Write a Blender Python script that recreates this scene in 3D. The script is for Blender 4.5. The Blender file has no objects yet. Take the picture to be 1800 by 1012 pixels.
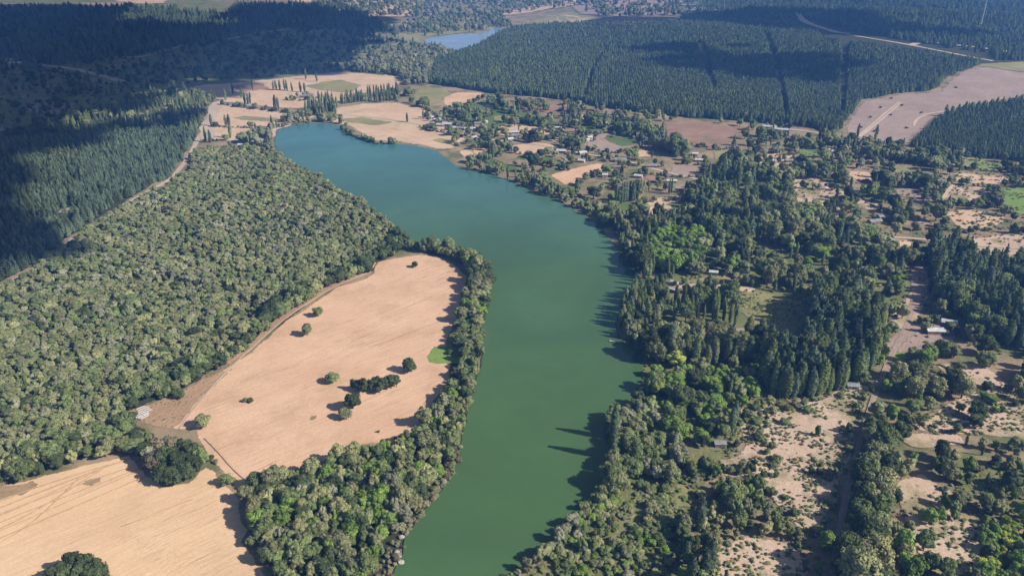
import bpy, math, random
import numpy as np
from mathutils import Vector
from mathutils.geometry import delaunay_2d_cdt
R = math.radians
random.seed(7); rng = np.random.default_rng(11)
scene = bpy.context.scene
col = scene.collection

# ---------------------------------------------------------------- camera
CAM_H = 280.0; PITCH = R(25.2); F = 1350.0          # focal length in pixels of the 1800 px wide photograph
cam_d = bpy.data.cameras.new('camera'); cam = bpy.data.objects.new('camera', cam_d); col.objects.link(cam)
cam_d.sensor_width = 36; cam_d.lens = 36 * F / 1800
cam.location = (0, 0, CAM_H); cam.rotation_euler = (R(90) - PITCH, 0, 0)
cam_d.clip_start = 1; cam_d.clip_end = 30000
scene.camera = cam
# ---------------------------------------------------------------- sky, sun, exposure
SUN_EL = R(35)
SUN_DIR = Vector((math.cos(R(17)) * math.cos(SUN_EL), -math.sin(R(17)) * math.cos(SUN_EL), math.sin(SUN_EL)))   # towards the sun
world = bpy.data.worlds.new('World'); scene.world = world; world.use_nodes = True
wn = world.node_tree; bg = wn.nodes['Background']
sky = wn.nodes.new('ShaderNodeTexSky'); sky.sky_type = 'NISHITA'; sky.sun_disc = False
sky.sun_elevation = SUN_EL; sky.sun_rotation = math.atan2(SUN_DIR.x, SUN_DIR.y)
wn.links.new(sky.outputs[0], bg.inputs[0]); bg.inputs[1].default_value = 0.062
sl = bpy.data.lights.new('sun', 'SUN'); sl.energy = 5.0; sl.angle = R(0.5); sl.color = (1, .92, .80)
sun = bpy.data.objects.new('sun', sl); col.objects.link(sun)
sun.rotation_euler = SUN_DIR.to_track_quat('Z', 'Y').to_euler(); sun.location = (0, 0, 3000)
vs = scene.view_settings; vs.view_transform = 'Standard'; vs.look = 'None'; vs.exposure = 0.6; vs.gamma = 1
scene.cycles.use_denoising = True
scene.cycles.max_bounces = 5; scene.cycles.diffuse_bounces = 2; scene.cycles.volume_bounces = 0
scene.cycles.transparent_max_bounces = 10
HAZE = 0.00013

# ---------------------------------------------------------------- terrain and pixel <-> ground
cp, sp = math.cos(PITCH), math.sin(PITCH)
def smooth(e0, e1, v):
    t = np.clip((v - e0) / (e1 - e0), 0, 1); return t * t * (3 - 2 * t)
def height(x, y):
    x = np.asarray(x, float); y = np.asarray(y, float)
    m = smooth(1150, 1600, y)
    lake = 1 - np.exp(-(((x + 150) / 420) ** 2 + ((y - 2000) / 480) ** 2))
    h = 10 * np.sin(x / 260 + y / 410) + 9 * np.sin(y / 170 + x / 900 + 1.0) + 7 * np.sin(x / 140 - y / 330)
    h = (h + 14) * smooth(0, 300, x) + 5 * (np.sin(x / 300 + y / 270) + 1) * smooth(0, 300, -x)
    ridge = 38 * np.exp(-((y - 2560 + 0.35 * (x - 900)) / 190) ** 2) * smooth(450, 900, x) * (1 - smooth(1500, 2100, x))
    return np.maximum(0, (h + ridge)) * m * lake
def ground(px, py, z=0.0):
    dx = (px - 900) / F; dy = (506 - py) / F
    d = (dx, cp + dy * sp, -sp + dy * cp)
    hz = z
    for _ in range(12):
        t = (CAM_H - hz) / -d[2]
        x, y = d[0] * t, d[1] * t
        hz = z + .5 * (hz - z) + .5 * float(height(x, y))
    return x, y
def project(x, y, z):
    x = np.asarray(x, float); y = np.asarray(y, float); z = np.asarray(z, float) - CAM_H
    depth = y * cp - z * sp; up = y * sp + z * cp
    depth = np.maximum(depth, 1e-3)
    return 900 + F * x / depth, 506 - F * up / depth, depth
def inside(px, py, poly):
    n = len(poly); c = np.zeros(px.shape, bool)
    for i in range(n):
        x0, y0 = poly[i]; x1, y1 = poly[i - 1]
        k = ((y0 > py) != (y1 > py))
        with np.errstate(divide='ignore', invalid='ignore'):
            c ^= k & (px < (x1 - x0) * (py - y0) / (y1 - y0 + 1e-12) + x0)
    return c
def vnoise(x, y, s, seed=0):
    x = np.asarray(x, float) / s; y = np.asarray(y, float) / s
    xi = np.floor(x).astype(np.int64); yi = np.floor(y).astype(np.int64); fx = x - xi; fy = y - yi
    fx = fx * fx * (3 - 2 * fx); fy = fy * fy * (3 - 2 * fy)
    def h(a, b):
        v = (a * 374761393 + b * 668265263 + seed * 974711) & 0x7fffffff
        v = ((v ^ (v >> 13)) * 1274126177) & 0x7fffffff
        return ((v ^ (v >> 16)) & 0xffff) / 65535.0
    return (h(xi, yi) * (1 - fx) + h(xi + 1, yi) * fx) * (1 - fy) + (h(xi, yi + 1) * (1 - fx) + h(xi + 1, yi + 1) * fx) * fy

# ---------------------------------------------------------------- materials
def mat(name):
    m = bpy.data.materials.new(name); m.use_nodes = True; nt = m.node_tree
    return m, nt, nt.nodes['Principled BSDF']
def N(nt, t, **kw):
    n = nt.nodes.new(t)
    for k, v in kw.items(): setattr(n, k, v)
    return n
def rgb(c): return (*c, 1)
def noise(nt, vec, scale, detail=6, rough=.6, dist=0):
    n = N(nt, 'ShaderNodeTexNoise'); n.inputs['Scale'].default_value = scale; n.inputs['Detail'].default_value = detail
    n.inputs['Roughness'].default_value = rough; n.inputs['Distortion'].default_value = dist
    nt.links.new(vec, n.inputs['Vector']); return n.outputs[0]
def ramp(nt, fac, stops):
    r = N(nt, 'ShaderNodeValToRGB'); e = r.color_ramp.elements
    while len(e) < len(stops): e.new(.5)
    for k, (p, c) in zip(e, stops): k.position = p; k.color = rgb(c) if len(c) == 3 else c
    nt.links.new(fac, r.inputs[0]); return r.outputs[0]
def mix(nt, fac, a, b, mode='MIX'):
    m = N(nt, 'ShaderNodeMix', data_type='RGBA', blend_type=mode)
    for s, v in ((0, fac), (6, a), (7, b)):
        if isinstance(v, (int, float)): m.inputs[s].default_value = v
        elif isinstance(v, tuple): m.inputs[s].default_value = rgb(v)
        else: nt.links.new(v, m.inputs[s])
    return m.outputs[2]
def coords(nt, angle=0.0, scale=(1, 1, 1), warp=0):
    g = N(nt, 'ShaderNodeNewGeometry')
    if warp:   # machine passes wander a little
        w = N(nt, 'ShaderNodeTexNoise'); w.inputs['Scale'].default_value = .022; w.inputs['Detail'].default_value = 2; nt.links.new(g.outputs['Position'], w.inputs['Vector'])
        sc = N(nt, 'ShaderNodeVectorMath', operation='SCALE'); sc.inputs['Scale'].default_value = warp * 2.4; nt.links.new(w.outputs['Color'], sc.inputs[0])
        ad = N(nt, 'ShaderNodeVectorMath', operation='ADD'); nt.links.new(g.outputs['Position'], ad.inputs[0]); nt.links.new(sc.outputs[0], ad.inputs[1])
        m = N(nt, 'ShaderNodeMapping', vector_type='TEXTURE'); m.inputs['Rotation'].default_value = (0, 0, angle); m.inputs['Scale'].default_value = scale
        nt.links.new(ad.outputs[0], m.inputs['Vector']); return g.outputs['Position'], m.outputs[0]
    m = N(nt, 'ShaderNodeMapping', vector_type='TEXTURE')
    m.inputs['Rotation'].default_value = (0, 0, angle); m.inputs['Scale'].default_value = scale
    nt.links.new(g.outputs['Position'], m.inputs['Vector']); return g.outputs['Position'], m.outputs[0]
def bump(nt, b, h, strength=.5, dist=.5):
    n = N(nt, 'ShaderNodeBump'); n.inputs['Strength'].default_value = strength; n.inputs['Distance'].default_value = dist
    nt.links.new(h, n.inputs['Height']); nt.links.new(n.outputs[0], b.inputs['Normal'])

def soil(name, c1, c2, streak=None, angle=0.0, sk=.5, patch=None, pf=(.5, .62), fine=.35, speck=None, lines=None):
    """bare or grassy ground: two tones, ploughing or mowing streaks along one direction, patches of a third tone, small specks"""
    m, nt, b = mat(name); b.inputs['Roughness'].default_value = .95; b.inputs['Specular IOR Level'].default_value = .15
    p, s = coords(nt, angle, (38, 2.2, 1), warp=2.4)
    _, s2 = coords(nt, angle, (90, 7, 1), warp=8)
    base = mix(nt, ramp(nt, noise(nt, p, .018, 5), [(.35, (0, 0, 0)), (.65, (1, 1, 1))]), c1, c2)
    if streak:
        f = ramp(nt, noise(nt, s, 1.0, 5, .65, .3), [(.50, (0, 0, 0)), (.72, (sk, sk, sk))])
        base = mix(nt, f, base, streak)
        f = ramp(nt, noise(nt, s2, 1.0, 3, .6, .4), [(.52, (0, 0, 0)), (.75, (sk * .8,) * 3)])
        base = mix(nt, f, base, streak)
    if patch:
        base = mix(nt, ramp(nt, noise(nt, p, .03, 8, .65), [(pf[0], (0, 0, 0)), (pf[1], (.85,) * 3)]), base, patch)
    if lines:     # sparse dark plough lines, gathered in loose groups
        _, s3 = coords(nt, angle, (26, 1.1, 1), warp=3.2)
        l1 = ramp(nt, noise(nt, s3, 1.0, 3, .55, .8), [(.54, (0, 0, 0)), (.70, (.7,) * 3)])
        gate = ramp(nt, noise(nt, p, .011, 4, .6), [(.46, (0, 0, 0)), (.64, (1, 1, 1))])
        base = mix(nt, mix(nt, 1.0, l1, gate, 'MULTIPLY'), base, lines)
    fn = noise(nt, p, .6, 4, .7)
    base = mix(nt, fine, base, mix(nt, 1.0, base, ramp(nt, fn, [(.3, (.35,) * 3), (.7, (1.5,) * 3)]), 'MULTIPLY'))
    if speck:
        base = mix(nt, ramp(nt, noise(nt, p, .22, 5, .7), [(.60, (0, 0, 0)), (.68, (.8,) * 3)]), base, speck)
    nt.links.new(base, b.inputs['Base Color']); bump(nt, b, noise(nt, s if streak else p, .9, 5, .7), .6, .5)
    at = N(nt, 'ShaderNodeAttribute', attribute_name='fade'); ad = N(nt, 'ShaderNodeMath', operation='ADD'); nt.links.new(at.outputs['Fac'], ad.inputs[0])
    nt.links.new(noise(nt, p, .16, 8, .78), ad.inputs[1]); al = ramp(nt, ad.outputs[0], [(.74, (0, 0, 0)), (.88, (1, 1, 1))])
    tr = N(nt, 'ShaderNodeBsdfTransparent'); ms = N(nt, 'ShaderNodeMixShader'); nt.links.new(al, ms.inputs[0]); nt.links.new(tr.outputs[0], ms.inputs[1])
    nt.links.new(b.outputs[0], ms.inputs[2])
    if name != 'dry_ground': nt.links.new(ms.outputs[0], nt.nodes['Material Output'].inputs[0])
    return m
def gdir(x0, y0, x1, y1):
    a = ground(x0, y0); b = ground(x1, y1); return math.atan2(b[1] - a[1], b[0] - a[0])

TAN1, TAN2, TANS = (.55, .355, .235), (.63, .425, .285), (.42, .26, .165)
M = {}
M['ground'] = soil('dry_ground', (.21, .17, .10), (.34, .25, .17), patch=(.10, .12, .045), pf=(.47, .6), speck=(.05, .07, .025))
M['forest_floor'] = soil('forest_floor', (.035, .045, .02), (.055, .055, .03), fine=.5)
M['field'] = soil('dry_field', TAN1, TAN2, TANS, gdir(560, 640, 760, 565), .42, fine=.2, lines=(.24, .135, .085), patch=(.42, .27, .165), pf=(.50, .75))
M['field_low'] = soil('dry_stubble', (.60, .405, .25), (.67, .47, .30), (.44, .29, .175), gdir(0, 900, 240, 806), .34, fine=.14, lines=(.30, .19, .12), patch=(.52, .36, .22), pf=(.52, .76))
M['field_far'] = soil('pale_field', (.50, .35, .235), (.60, .43, .30), (.33, .23, .15), gdir(600, 190, 760, 215), .5, patch=(.34, .28, .16), pf=(.55, .72))
M['stubble'] = soil('brown_stubble', (.34, .225, .14), (.42, .28, .18), (.24, .15, .09), gdir(250, 740, 400, 650), .5)
M['furrow'] = soil('plough_furrow', (.46, .30, .18), (.55, .38, .24), fine=.3)
M['damp'] = soil('damp_soil', (.27, .19, .11), (.40, .28, .17), (.17, .12, .07), gdir(520, 830, 700, 780), .7)
M['sand'] = soil('sandy_ground', (.45, .33, .25), (.54, .405, .31), patch=(.22, .20, .10), pf=(.50, .62), speck=(.12, .14, .055))
M['pink'] = soil('pinkish_ground', (.30, .222, .190), (.36, .275, .232), (.22, .16, .135), gdir(1500, 240, 1600, 170), .5, patch=(.25, .21, .15), pf=(.56, .7))
M['red'] = soil('reddish_ground', (.26, .155, .115), (.34, .22, .16), (.18, .11, .08), .3, .6, patch=(.17, .15, .09), pf=(.52, .66))
M['meadow'] = soil('dry_meadow', (.20, .20, .085), (.28, .26, .12), patch=(.34, .27, .16), pf=(.52, .68), speck=(.08, .10, .04))
M['green'] = soil('green_grass', (.075, .125, .035), (.11, .16, .05), (.06, .10, .03), .4, .5, patch=(.17, .18, .08), pf=(.6, .75))
M['bright'] = soil('bright_grass', (.15, .24, .05), (.20, .28, .08), patch=(.10, .15, .04))
M['scrub'] = soil('rough_scrub_ground', (.115, .145, .045), (.20, .19, .09), patch=(.34, .255, .165), pf=(.55, .66), speck=(.05, .08, .025), fine=.6)
M['road'] = soil('dirt_road', (.40, .32, .25), (.48, .39, .31), fine=.2)
M['track'] = soil('worn_track', (.46, .36, .27), (.52, .41, .31), fine=.2)
M['mud'] = soil('shore_mud', (.20, .15, .11), (.30, .23, .17), patch=(.10, .09, .05), fine=.5)
def water(name, cn, cf, y0, y1, r=.08):
    m, nt, b = mat(name); b.inputs['Roughness'].default_value = r; b.inputs['IOR'].default_value = 1.33
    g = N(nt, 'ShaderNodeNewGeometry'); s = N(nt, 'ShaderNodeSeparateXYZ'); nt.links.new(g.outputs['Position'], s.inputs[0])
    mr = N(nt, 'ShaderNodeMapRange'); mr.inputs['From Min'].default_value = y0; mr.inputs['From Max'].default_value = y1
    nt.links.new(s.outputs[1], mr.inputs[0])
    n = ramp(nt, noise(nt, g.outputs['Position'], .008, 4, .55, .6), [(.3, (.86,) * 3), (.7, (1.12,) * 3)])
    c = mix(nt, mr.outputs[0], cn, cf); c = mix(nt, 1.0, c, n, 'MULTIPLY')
    _, ws = coords(nt, .5, (120, 30, 1), warp=3)   # wind lanes: smoother and rougher water
    rr = N(nt, 'ShaderNodeMapRange'); rr.inputs['From Min'].default_value = .35; rr.inputs['From Max'].default_value = .65; rr.inputs['To Min'].default_value = .03; rr.inputs['To Max'].default_value = .22
    nt.links.new(noise(nt, ws, 1.0, 5, .6), rr.inputs[0]); nt.links.new(rr.outputs[0], b.inputs['Roughness'])
    c = mix(nt, .5, c, mix(nt, 1.0, c, ramp(nt, noise(nt, ws, 1.0, 5, .6), [(.35, (.92,) * 3), (.65, (1.08,) * 3)]), 'MULTIPLY'))
    nt.links.new(c, b.inputs['Base Color']); bump(nt, b, noise(nt, g.outputs['Position'], .5, 4, .6), .08, .3)
    return m
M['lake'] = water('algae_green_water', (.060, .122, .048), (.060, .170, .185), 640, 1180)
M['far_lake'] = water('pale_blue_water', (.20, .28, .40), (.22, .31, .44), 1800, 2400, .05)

M['shallows'] = soil('weedy_shallow_water', (.035, .085, .055), (.05, .105, .062), fine=.3, patch=(.028, .062, .048), pf=(.45, .6))
M['shallows'].node_tree.nodes['Principled BSDF'].inputs['Roughness'].default_value = .12
M['shallows'].node_tree.nodes['Principled BSDF'].inputs['Specular IOR Level'].default_value = .5
def plain(name, c, rough=.7, metal=0, var=.25, sc=1.5):
    m, nt, b = mat(name); b.inputs['Roughness'].default_value = rough; b.inputs['Metallic'].default_value = metal
    g = N(nt, 'ShaderNodeNewGeometry')
    f = ramp(nt, noise(nt, g.outputs['Position'], sc, 5, .6), [(.3, (1 - var,) * 3), (.7, (1,) * 3)])
    nt.links.new(mix(nt, 1.0, c, f, 'MULTIPLY'), b.inputs['Base Color']); return m
M['bark'] = plain('bark', (.12, .085, .06), .95)
M['white_roof'] = plain('white_metal_roof', (.62, .62, .63), .5, 0, .45, .35)
M['grey_roof'] = plain('grey_metal_roof', (.30, .30, .31), .6, 0, .5, .35)
M['red_roof'] = plain('red_metal_roof', (.36, .17, .13), .7)
M['pale_wall'] = plain('pale_wall', (.42, .37, .31), .85)
M['wood_wall'] = plain('weathered_board_wall', (.30, .21, .14), .9)
M['glass'] = plain('window_glass', (.03, .04, .05), .1, 0, .05)
M['door'] = plain('painted_door', (.16, .12, .10), .6)
M['pole'] = plain('grey_wood_pole', (.40, .35, .30), .9)
M['metal'] = plain('white_painted_steel', (.75, .75, .76), .5)
M['canvas'] = plain('white_plastic_cover', (.62, .59, .58), .7, 0, .35)
M['yellow'] = plain('yellow_green_paint', (.55, .60, .15), .5)
M['plank'] = plain('bleached_planks', (.55, .50, .40), .85)
M['cloud'] = plain('cloud_white', (.85, .86, .88), 1, 0, .05, .002)
M['rock'] = plain('grey_rock', (.40, .38, .35), .9, 0, .4)

TONES = {   # colour a, colour b of foliage
 'olive': ((.290, .305, .155), (.230, .255, .120)), 'dark': ((.100, .128, .055), (.075, .102, .046)),
 'pale': ((.38, .375, .19), (.31, .32, .15)), 'bright': ((.23, .33, .075), (.165, .26, .060)),
 'grey': ((.34, .345, .235), (.275, .285, .18)), 'green': ((.215, .265, .105), (.165, .215, .088)),
 'blue': ((.185, .245, .145), (.130, .180, .110)), 'brown': ((.25, .215, .145), (.19, .165, .10)),
 'lime': ((.46, .50, .10), (.30, .37, .08))}
TONE_WORD = {'olive': 'olive green', 'dark': 'dark green', 'pale': 'pale yellowish green', 'bright': 'fresh green', 'grey': 'greyish green',
             'green': 'mid green', 'blue': 'deep bluish green', 'brown': 'brownish', 'lime': 'bright yellow green'}
def foliage(tone):
    a, c = TONES[tone]
    m = bpy.data.materials.new(TONE_WORD[tone].replace(' ', '_') + '_foliage'); m.use_nodes = True; nt = m.node_tree
    nt.nodes.clear(); out = N(nt, 'ShaderNodeOutputMaterial')
    oi = N(nt, 'ShaderNodeObjectInfo'); g = N(nt, 'ShaderNodeNewGeometry'); at = N(nt, 'ShaderNodeAttribute', attribute_name='leaf')
    base = mix(nt, oi.outputs['Random'], a, c)
    base = mix(nt, ramp(nt, noise(nt, g.outputs['Position'], .012, 4), [(.35, (0, 0, 0)), (.65, (.5,) * 3)]), base, tuple(.5 * (u + v) * .8 for u, v in zip(a, c)))
    hs = N(nt, 'ShaderNodeHueSaturation'); nt.links.new(base, hs.inputs['Color'])
    mu = N(nt, 'ShaderNodeMath', operation='MULTIPLY_ADD'); mu.inputs[1].default_value = 137.13; mu.inputs[2].default_value = .0; nt.links.new(oi.outputs['Random'], mu.inputs[0])
    fr = N(nt, 'ShaderNodeMath', operation='FRACT'); nt.links.new(mu.outputs[0], fr.inputs[0])
    mr = N(nt, 'ShaderNodeMapRange'); mr.inputs['To Min'].default_value = .74; mr.inputs['To Max'].default_value = 1.26; nt.links.new(fr.outputs[0], mr.inputs[0])
    m2 = N(nt, 'ShaderNodeMath', operation='MULTIPLY'); nt.links.new(mr.outputs[0], m2.inputs[0]); nt.links.new(at.outputs['Fac'], m2.inputs[1])
    nt.links.new(m2.outputs[0], hs.inputs['Value'])
    d = N(nt, 'ShaderNodeBsdfDiffuse'); t = N(nt, 'ShaderNodeBsdfTranslucent'); ms = N(nt, 'ShaderNodeMixShader'); ms.inputs[0].default_value = .26
    nt.links.new(hs.outputs[0], d.inputs[0]); nt.links.new(hs.outputs[0], t.inputs[0])
    nt.links.new(d.outputs[0], ms.inputs[1]); nt.links.new(t.outputs[0], ms.inputs[2]); nt.links.new(ms.outputs[0], out.inputs[0])
    return m
LEAF = {t: foliage(t) for t in TONES}

# ---------------------------------------------------------------- objects: helpers
def tag(o, label=None, cat=None, group=None, kind=None):
    if label: o['label'] = label
    if cat: o['category'] = cat
    if group: o['group'] = group
    if kind: o['kind'] = kind
    return o
def empty(name, loc, rz=0.0, scale=(1, 1, 1)):
    o = bpy.data.objects.new(name, None); col.objects.link(o); o.location = loc; o.rotation_euler = (0, 0, rz); o.scale = scale
    o.empty_display_size = .5; return o
def mesh_np(name, V, Fc, mats, mi=None, leaf=None):
    me = bpy.data.meshes.new(name)
    me.from_pydata([tuple(v) for v in V], [], [tuple(f) for f in Fc])
    for m in mats: me.materials.append(m)
    if mi is not None: me.polygons.foreach_set('material_index', np.asarray(mi, np.int32))
    if leaf is not None:
        a = me.attributes.new('leaf', 'FLOAT', 'FACE'); a.data.foreach_set('value', np.asarray(leaf, np.float32))
    me.update(); return me
def link(name, me, parent=None, loc=(0, 0, 0)):
    o = bpy.data.objects.new(name, me); col.objects.link(o); o.location = loc
    if parent: o.parent = parent
    return o
class MB:
    def __init__(s): s.v = []; s.f = []
    def box(s, x0, x1, y0, y1, z0, z1):
        n = len(s.v); s.v += [(x, y, z) for z in (z0, z1) for y in (y0, y1) for x in (x0, x1)]
        s.f += [tuple(n + i for i in q) for q in ((0, 2, 3, 1), (4, 5, 7, 6), (0, 1, 5, 4), (2, 6, 7, 3), (0, 4, 6, 2), (1, 3, 7, 5))]; return s
    def poly(s, vs, fs):
        n = len(s.v); s.v += vs; s.f += [tuple(n + i for i in q) for q in fs]; return s
    def tube(s, p0, p1, r0, r1, n=7):
        a, b = Vector(p0), Vector(p1); d = (b - a).normalized(); u = d.orthogonal().normalized(); w = d.cross(u); k = len(s.v)
        for c, r in ((a, r0), (b, r1)):
            for i in range(n):
                t = 2 * math.pi * i / n; s.v.append(tuple(c + u * (r * math.cos(t)) + w * (r * math.sin(t))))
        s.f += [(k + i, k + (i + 1) % n, k + n + (i + 1) % n, k + n + i) for i in range(n)]
        s.f += [tuple(k + n - 1 - i for i in range(n)), tuple(k + n + i for i in range(n))]; return s
    def build(s, name, m, parent=None, loc=(0, 0, 0)):
        return link(name, mesh_np(name, s.v, s.f, [m]), parent, loc)

# ---------------------------------------------------------------- ground sheets
def frac_outline(poly, amp, step):
    """ground outline of a px polygon, its straight sides broken into small natural irregularities"""
    g = [ground(*p) for p in poly]; out = []
    for i, a in enumerate(g):
        b = g[(i + 1) % len(g)]; L = math.dist(a, b); st = max(step, (a[1] + b[1]) / 2 / 300); n = max(1, int(L / st))
        nx, ny = -(b[1] - a[1]) / max(L, 1e-6), (b[0] - a[0]) / max(L, 1e-6)
        for k in range(n):
            t = k / n; x = a[0] + (b[0] - a[0]) * t; y = a[1] + (b[1] - a[1]) * t
            w = math.sin(math.pi * t) ** .5 if n > 1 else 0
            o = ((vnoise(x, y, 22, 3) - .5) * 1.6 + (vnoise(x, y, 7, 5) - .5) * .9) * amp * w
            out.append((x + nx * o, y + ny * o))
    return out
LEVEL = [0.0]
def sheet(name, poly, m, amp=3.0, step=5.0, lift=None, g=None, feather=6.0):
    if name in ('lake', 'far_lake'): feather = 0
    pts = g if g is not None else frac_outline(poly, amp, step)
    if lift is None: LEVEL[0] += .0035; lift = .05 + LEVEL[0]
    n = len(pts); P = [Vector(p) for p in pts]; edges = [(i, (i + 1) % n) for i in range(n)]
    ys = [p[1] for p in pts]; xs = [p[0] for p in pts]
    if max(ys) > 1100:
        A = np.array(pts); cell = 30
        gx, gy = np.meshgrid(np.arange(min(xs), max(xs), cell), np.arange(min(ys), max(ys), cell)); gx = gx.ravel(); gy = gy.ravel()
        k = inside(gx, gy, pts); P += [Vector((a, b)) for a, b in zip(gx[k], gy[k])]
    ring = []
    if feather:
        A = np.array(pts); sg = sum(a[0] * b[1] - b[0] * a[1] for a, b in zip(pts, pts[1:] + pts[:1])) > 0
        fw = feather * max(1.0, A[:, 1].mean() / 500); d = np.roll(A, -1, 0) - np.roll(A, 1, 0); d /= np.linalg.norm(d, axis=1)[:, None] + 1e-9
        C = A + np.column_stack([-d[:, 1], d[:, 0]]) * (fw if sg else -fw); C = C[inside(C[:, 0], C[:, 1], pts)]
        if len(C):
            dist = np.sqrt(((C[:, None] - A[None]) ** 2).sum(-1)).min(1); C = C[dist > fw * .7]
        P += [Vector(c) for c in C]
    v, e, f, *_ = delaunay_2d_cdt(P, edges, [list(range(n))], 1, 1e-4)
    V = np.array([(p.x, p.y) for p in v]); far = lift + np.clip((V[:, 1] - 1100) / 1500, 0, 1) * .8
    Z = height(V[:, 0], V[:, 1]) + far
    o = link(name, mesh_np(name, np.column_stack([V, Z]), f, [m])); o['kind'] = 'structure'
    me = o.data; A = np.array(pts); a = me.attributes.new('fade', 'FLOAT', 'POINT')
    near = np.array([np.min(np.abs(A - p).sum(1)) < 1e-2 for p in V]); a.data.foreach_set('value', np.where(near & bool(feather), 0.0, 1.0).astype(np.float32))
    import bmesh
    bm = bmesh.new(); bm.from_mesh(me)
    for q in bm.faces:
        if q.normal.z < 0: q.normal_flip()
    bm.to_mesh(me); bm.free(); return o
def strip(name, pts, w, m, wob=.6):
    """a road or track following px points, w metres wide"""
    g = [np.array(ground(*p)) for p in pts]; line = []
    for a, b in zip(g, g[1:]):
        L = np.linalg.norm(b - a); n = max(2, int(L / 12))
        line += [a + (b - a) * t / n for t in range(n)]
    line.append(g[-1]); line = np.array(line)
    for _ in range(3): line[1:-1] = .25 * line[:-2] + .5 * line[1:-1] + .25 * line[2:]
    d = np.gradient(line, axis=0); d /= np.linalg.norm(d, axis=1)[:, None]; nn = np.column_stack([-d[:, 1], d[:, 0]])
    ww = w / 2 * (1 + wob * (vnoise(line[:, 0], line[:, 1], 18, 9) - .5))
    Lf = line + nn * ww[:, None]; Rt = line - nn * ww[:, None]; V = []; k = len(line); cols = (line + nn * ww[:, None] * 1.25, line + nn * ww[:, None] * .5, line - nn * ww[:, None] * .5, line - nn * ww[:, None] * 1.25)
    LEVEL[0] += .0035
    for s_ in cols:
        z = height(s_[:, 0], s_[:, 1]) + .05 + LEVEL[0] + np.clip((s_[:, 1] - 1100) / 1500, 0, 1) * 1.0
        V += [tuple(p) + (q,) for p, q in zip(s_, z)]
    Fc = [(j * k + k + i, j * k + k + i + 1, j * k + i + 1, j * k + i) for j in range(3) for i in range(k - 1)]
    o = link(name, mesh_np(name, V, Fc, [m])); o['kind'] = 'structure'
    a = o.data.attributes.new('fade', 'FLOAT', 'POINT'); a.data.foreach_set('value', np.repeat([0.1, 1., 1., 0.1], k).astype(np.float32)); return o

# base terrain: fine grid, reaching far beyond the top of the picture
gx = np.concatenate([np.linspace(-6000, -2400, 19), np.arange(-2360, 2400, 40), np.linspace(2400, 6000, 19)])
gy = np.concatenate([np.linspace(-1500, 900, 13), np.arange(940, 4200, 40), np.linspace(4300, 9000, 14)])
X, Y = np.meshgrid(gx, gy); Z = height(X, Y)
nx, ny = len(gx), len(gy)
quads = [(j * nx + i, j * nx + i + 1, (j + 1) * nx + i + 1, (j + 1) * nx + i) for j in range(ny - 1) for i in range(nx - 1)]
me = mesh_np('ground', np.column_stack([X.ravel(), Y.ravel(), Z.ravel()]), quads, [M['ground']])
me.polygons.foreach_set('use_smooth', np.ones(len(quads), bool))
tag(link('ground', me), kind='structure')

LAKE = [(487,228),(510,222),(545,217),(575,218),(600,222),(625,238),(640,243),(665,252),(685,254),(715,255),(745,260),(768,266),(783,278),(800,292),
 (830,300),(860,305),(890,317),(925,332),(950,343),(985,352),(1010,370),(1035,384),(1060,405),(1082,432),(1103,457),(1122,480),(1128,500),(1112,515),
 (1092,540),(1082,575),(1095,600),(1116,618),(1130,645),(1130,672),(1108,702),(1082,722),(1076,760),(1077,800),(1064,822),(1057,850),(1042,880),(1012,905),
 (1000,918),(965,958),(915,1000),(880,1030),(820,1100),(600,1100),(660,1050),(690,1012),(702,985),(709,960),(712,945),(728,925),(745,897),(768,872),(788,842),(802,812),(808,785),
 (821,742),(824,720),(830,690),(840,655),(846,632),(850,602),(848,572),(855,532),(862,500),(860,482),(848,468),(828,452),(790,440),(740,440),(716,430),
 (700,410),(675,384),(640,360),(600,338),(560,310),(515,290),(490,272),(482,250)]
FAR_LAKE = [(743,72),(765,66),(792,62),(840,59),(868,52),(888,47),(884,58),(858,73),(832,86),(803,93),(786,86),(770,79),(750,77)]
PINKF = [(1485,215),(1505,190),(1515,177),(1580,166),(1650,161),(1668,140),(1690,125),(1730,118),(1800,128),(1900,130),(1900,178),(1800,172),(1740,181),(1690,190),(1645,207),(1628,228),(1612,245),(1590,258),(1540,252),(1500,245),(1483,236)]
FIELD_M = [(662,460),(700,452),(735,447),(770,449),(798,462),(824,485),(820,510),(806,560),(790,600),(782,635),(797,640),(795,665),(768,705),(748,740),(725,765),(700,780),(660,790),(570,812),(490,842),(440,864),(428,872),(400,850),(372,815),(345,775),(340,756),(315,757),(280,754),(245,744),(220,722),(262,708),(310,690),(340,674),(400,642),(440,618),(460,599),(500,563),(560,524),(590,504),(640,489),(655,480)]
FIELD_L = [(-420,960),(0,852),(80,832),(150,814),(230,797),(262,832),(290,852),(330,847),(362,818),(372,815),(400,850),(428,878),(425,895),(442,930),(432,950),(455,985),(475,1015),(500,1100),(-420,1100)]

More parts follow.
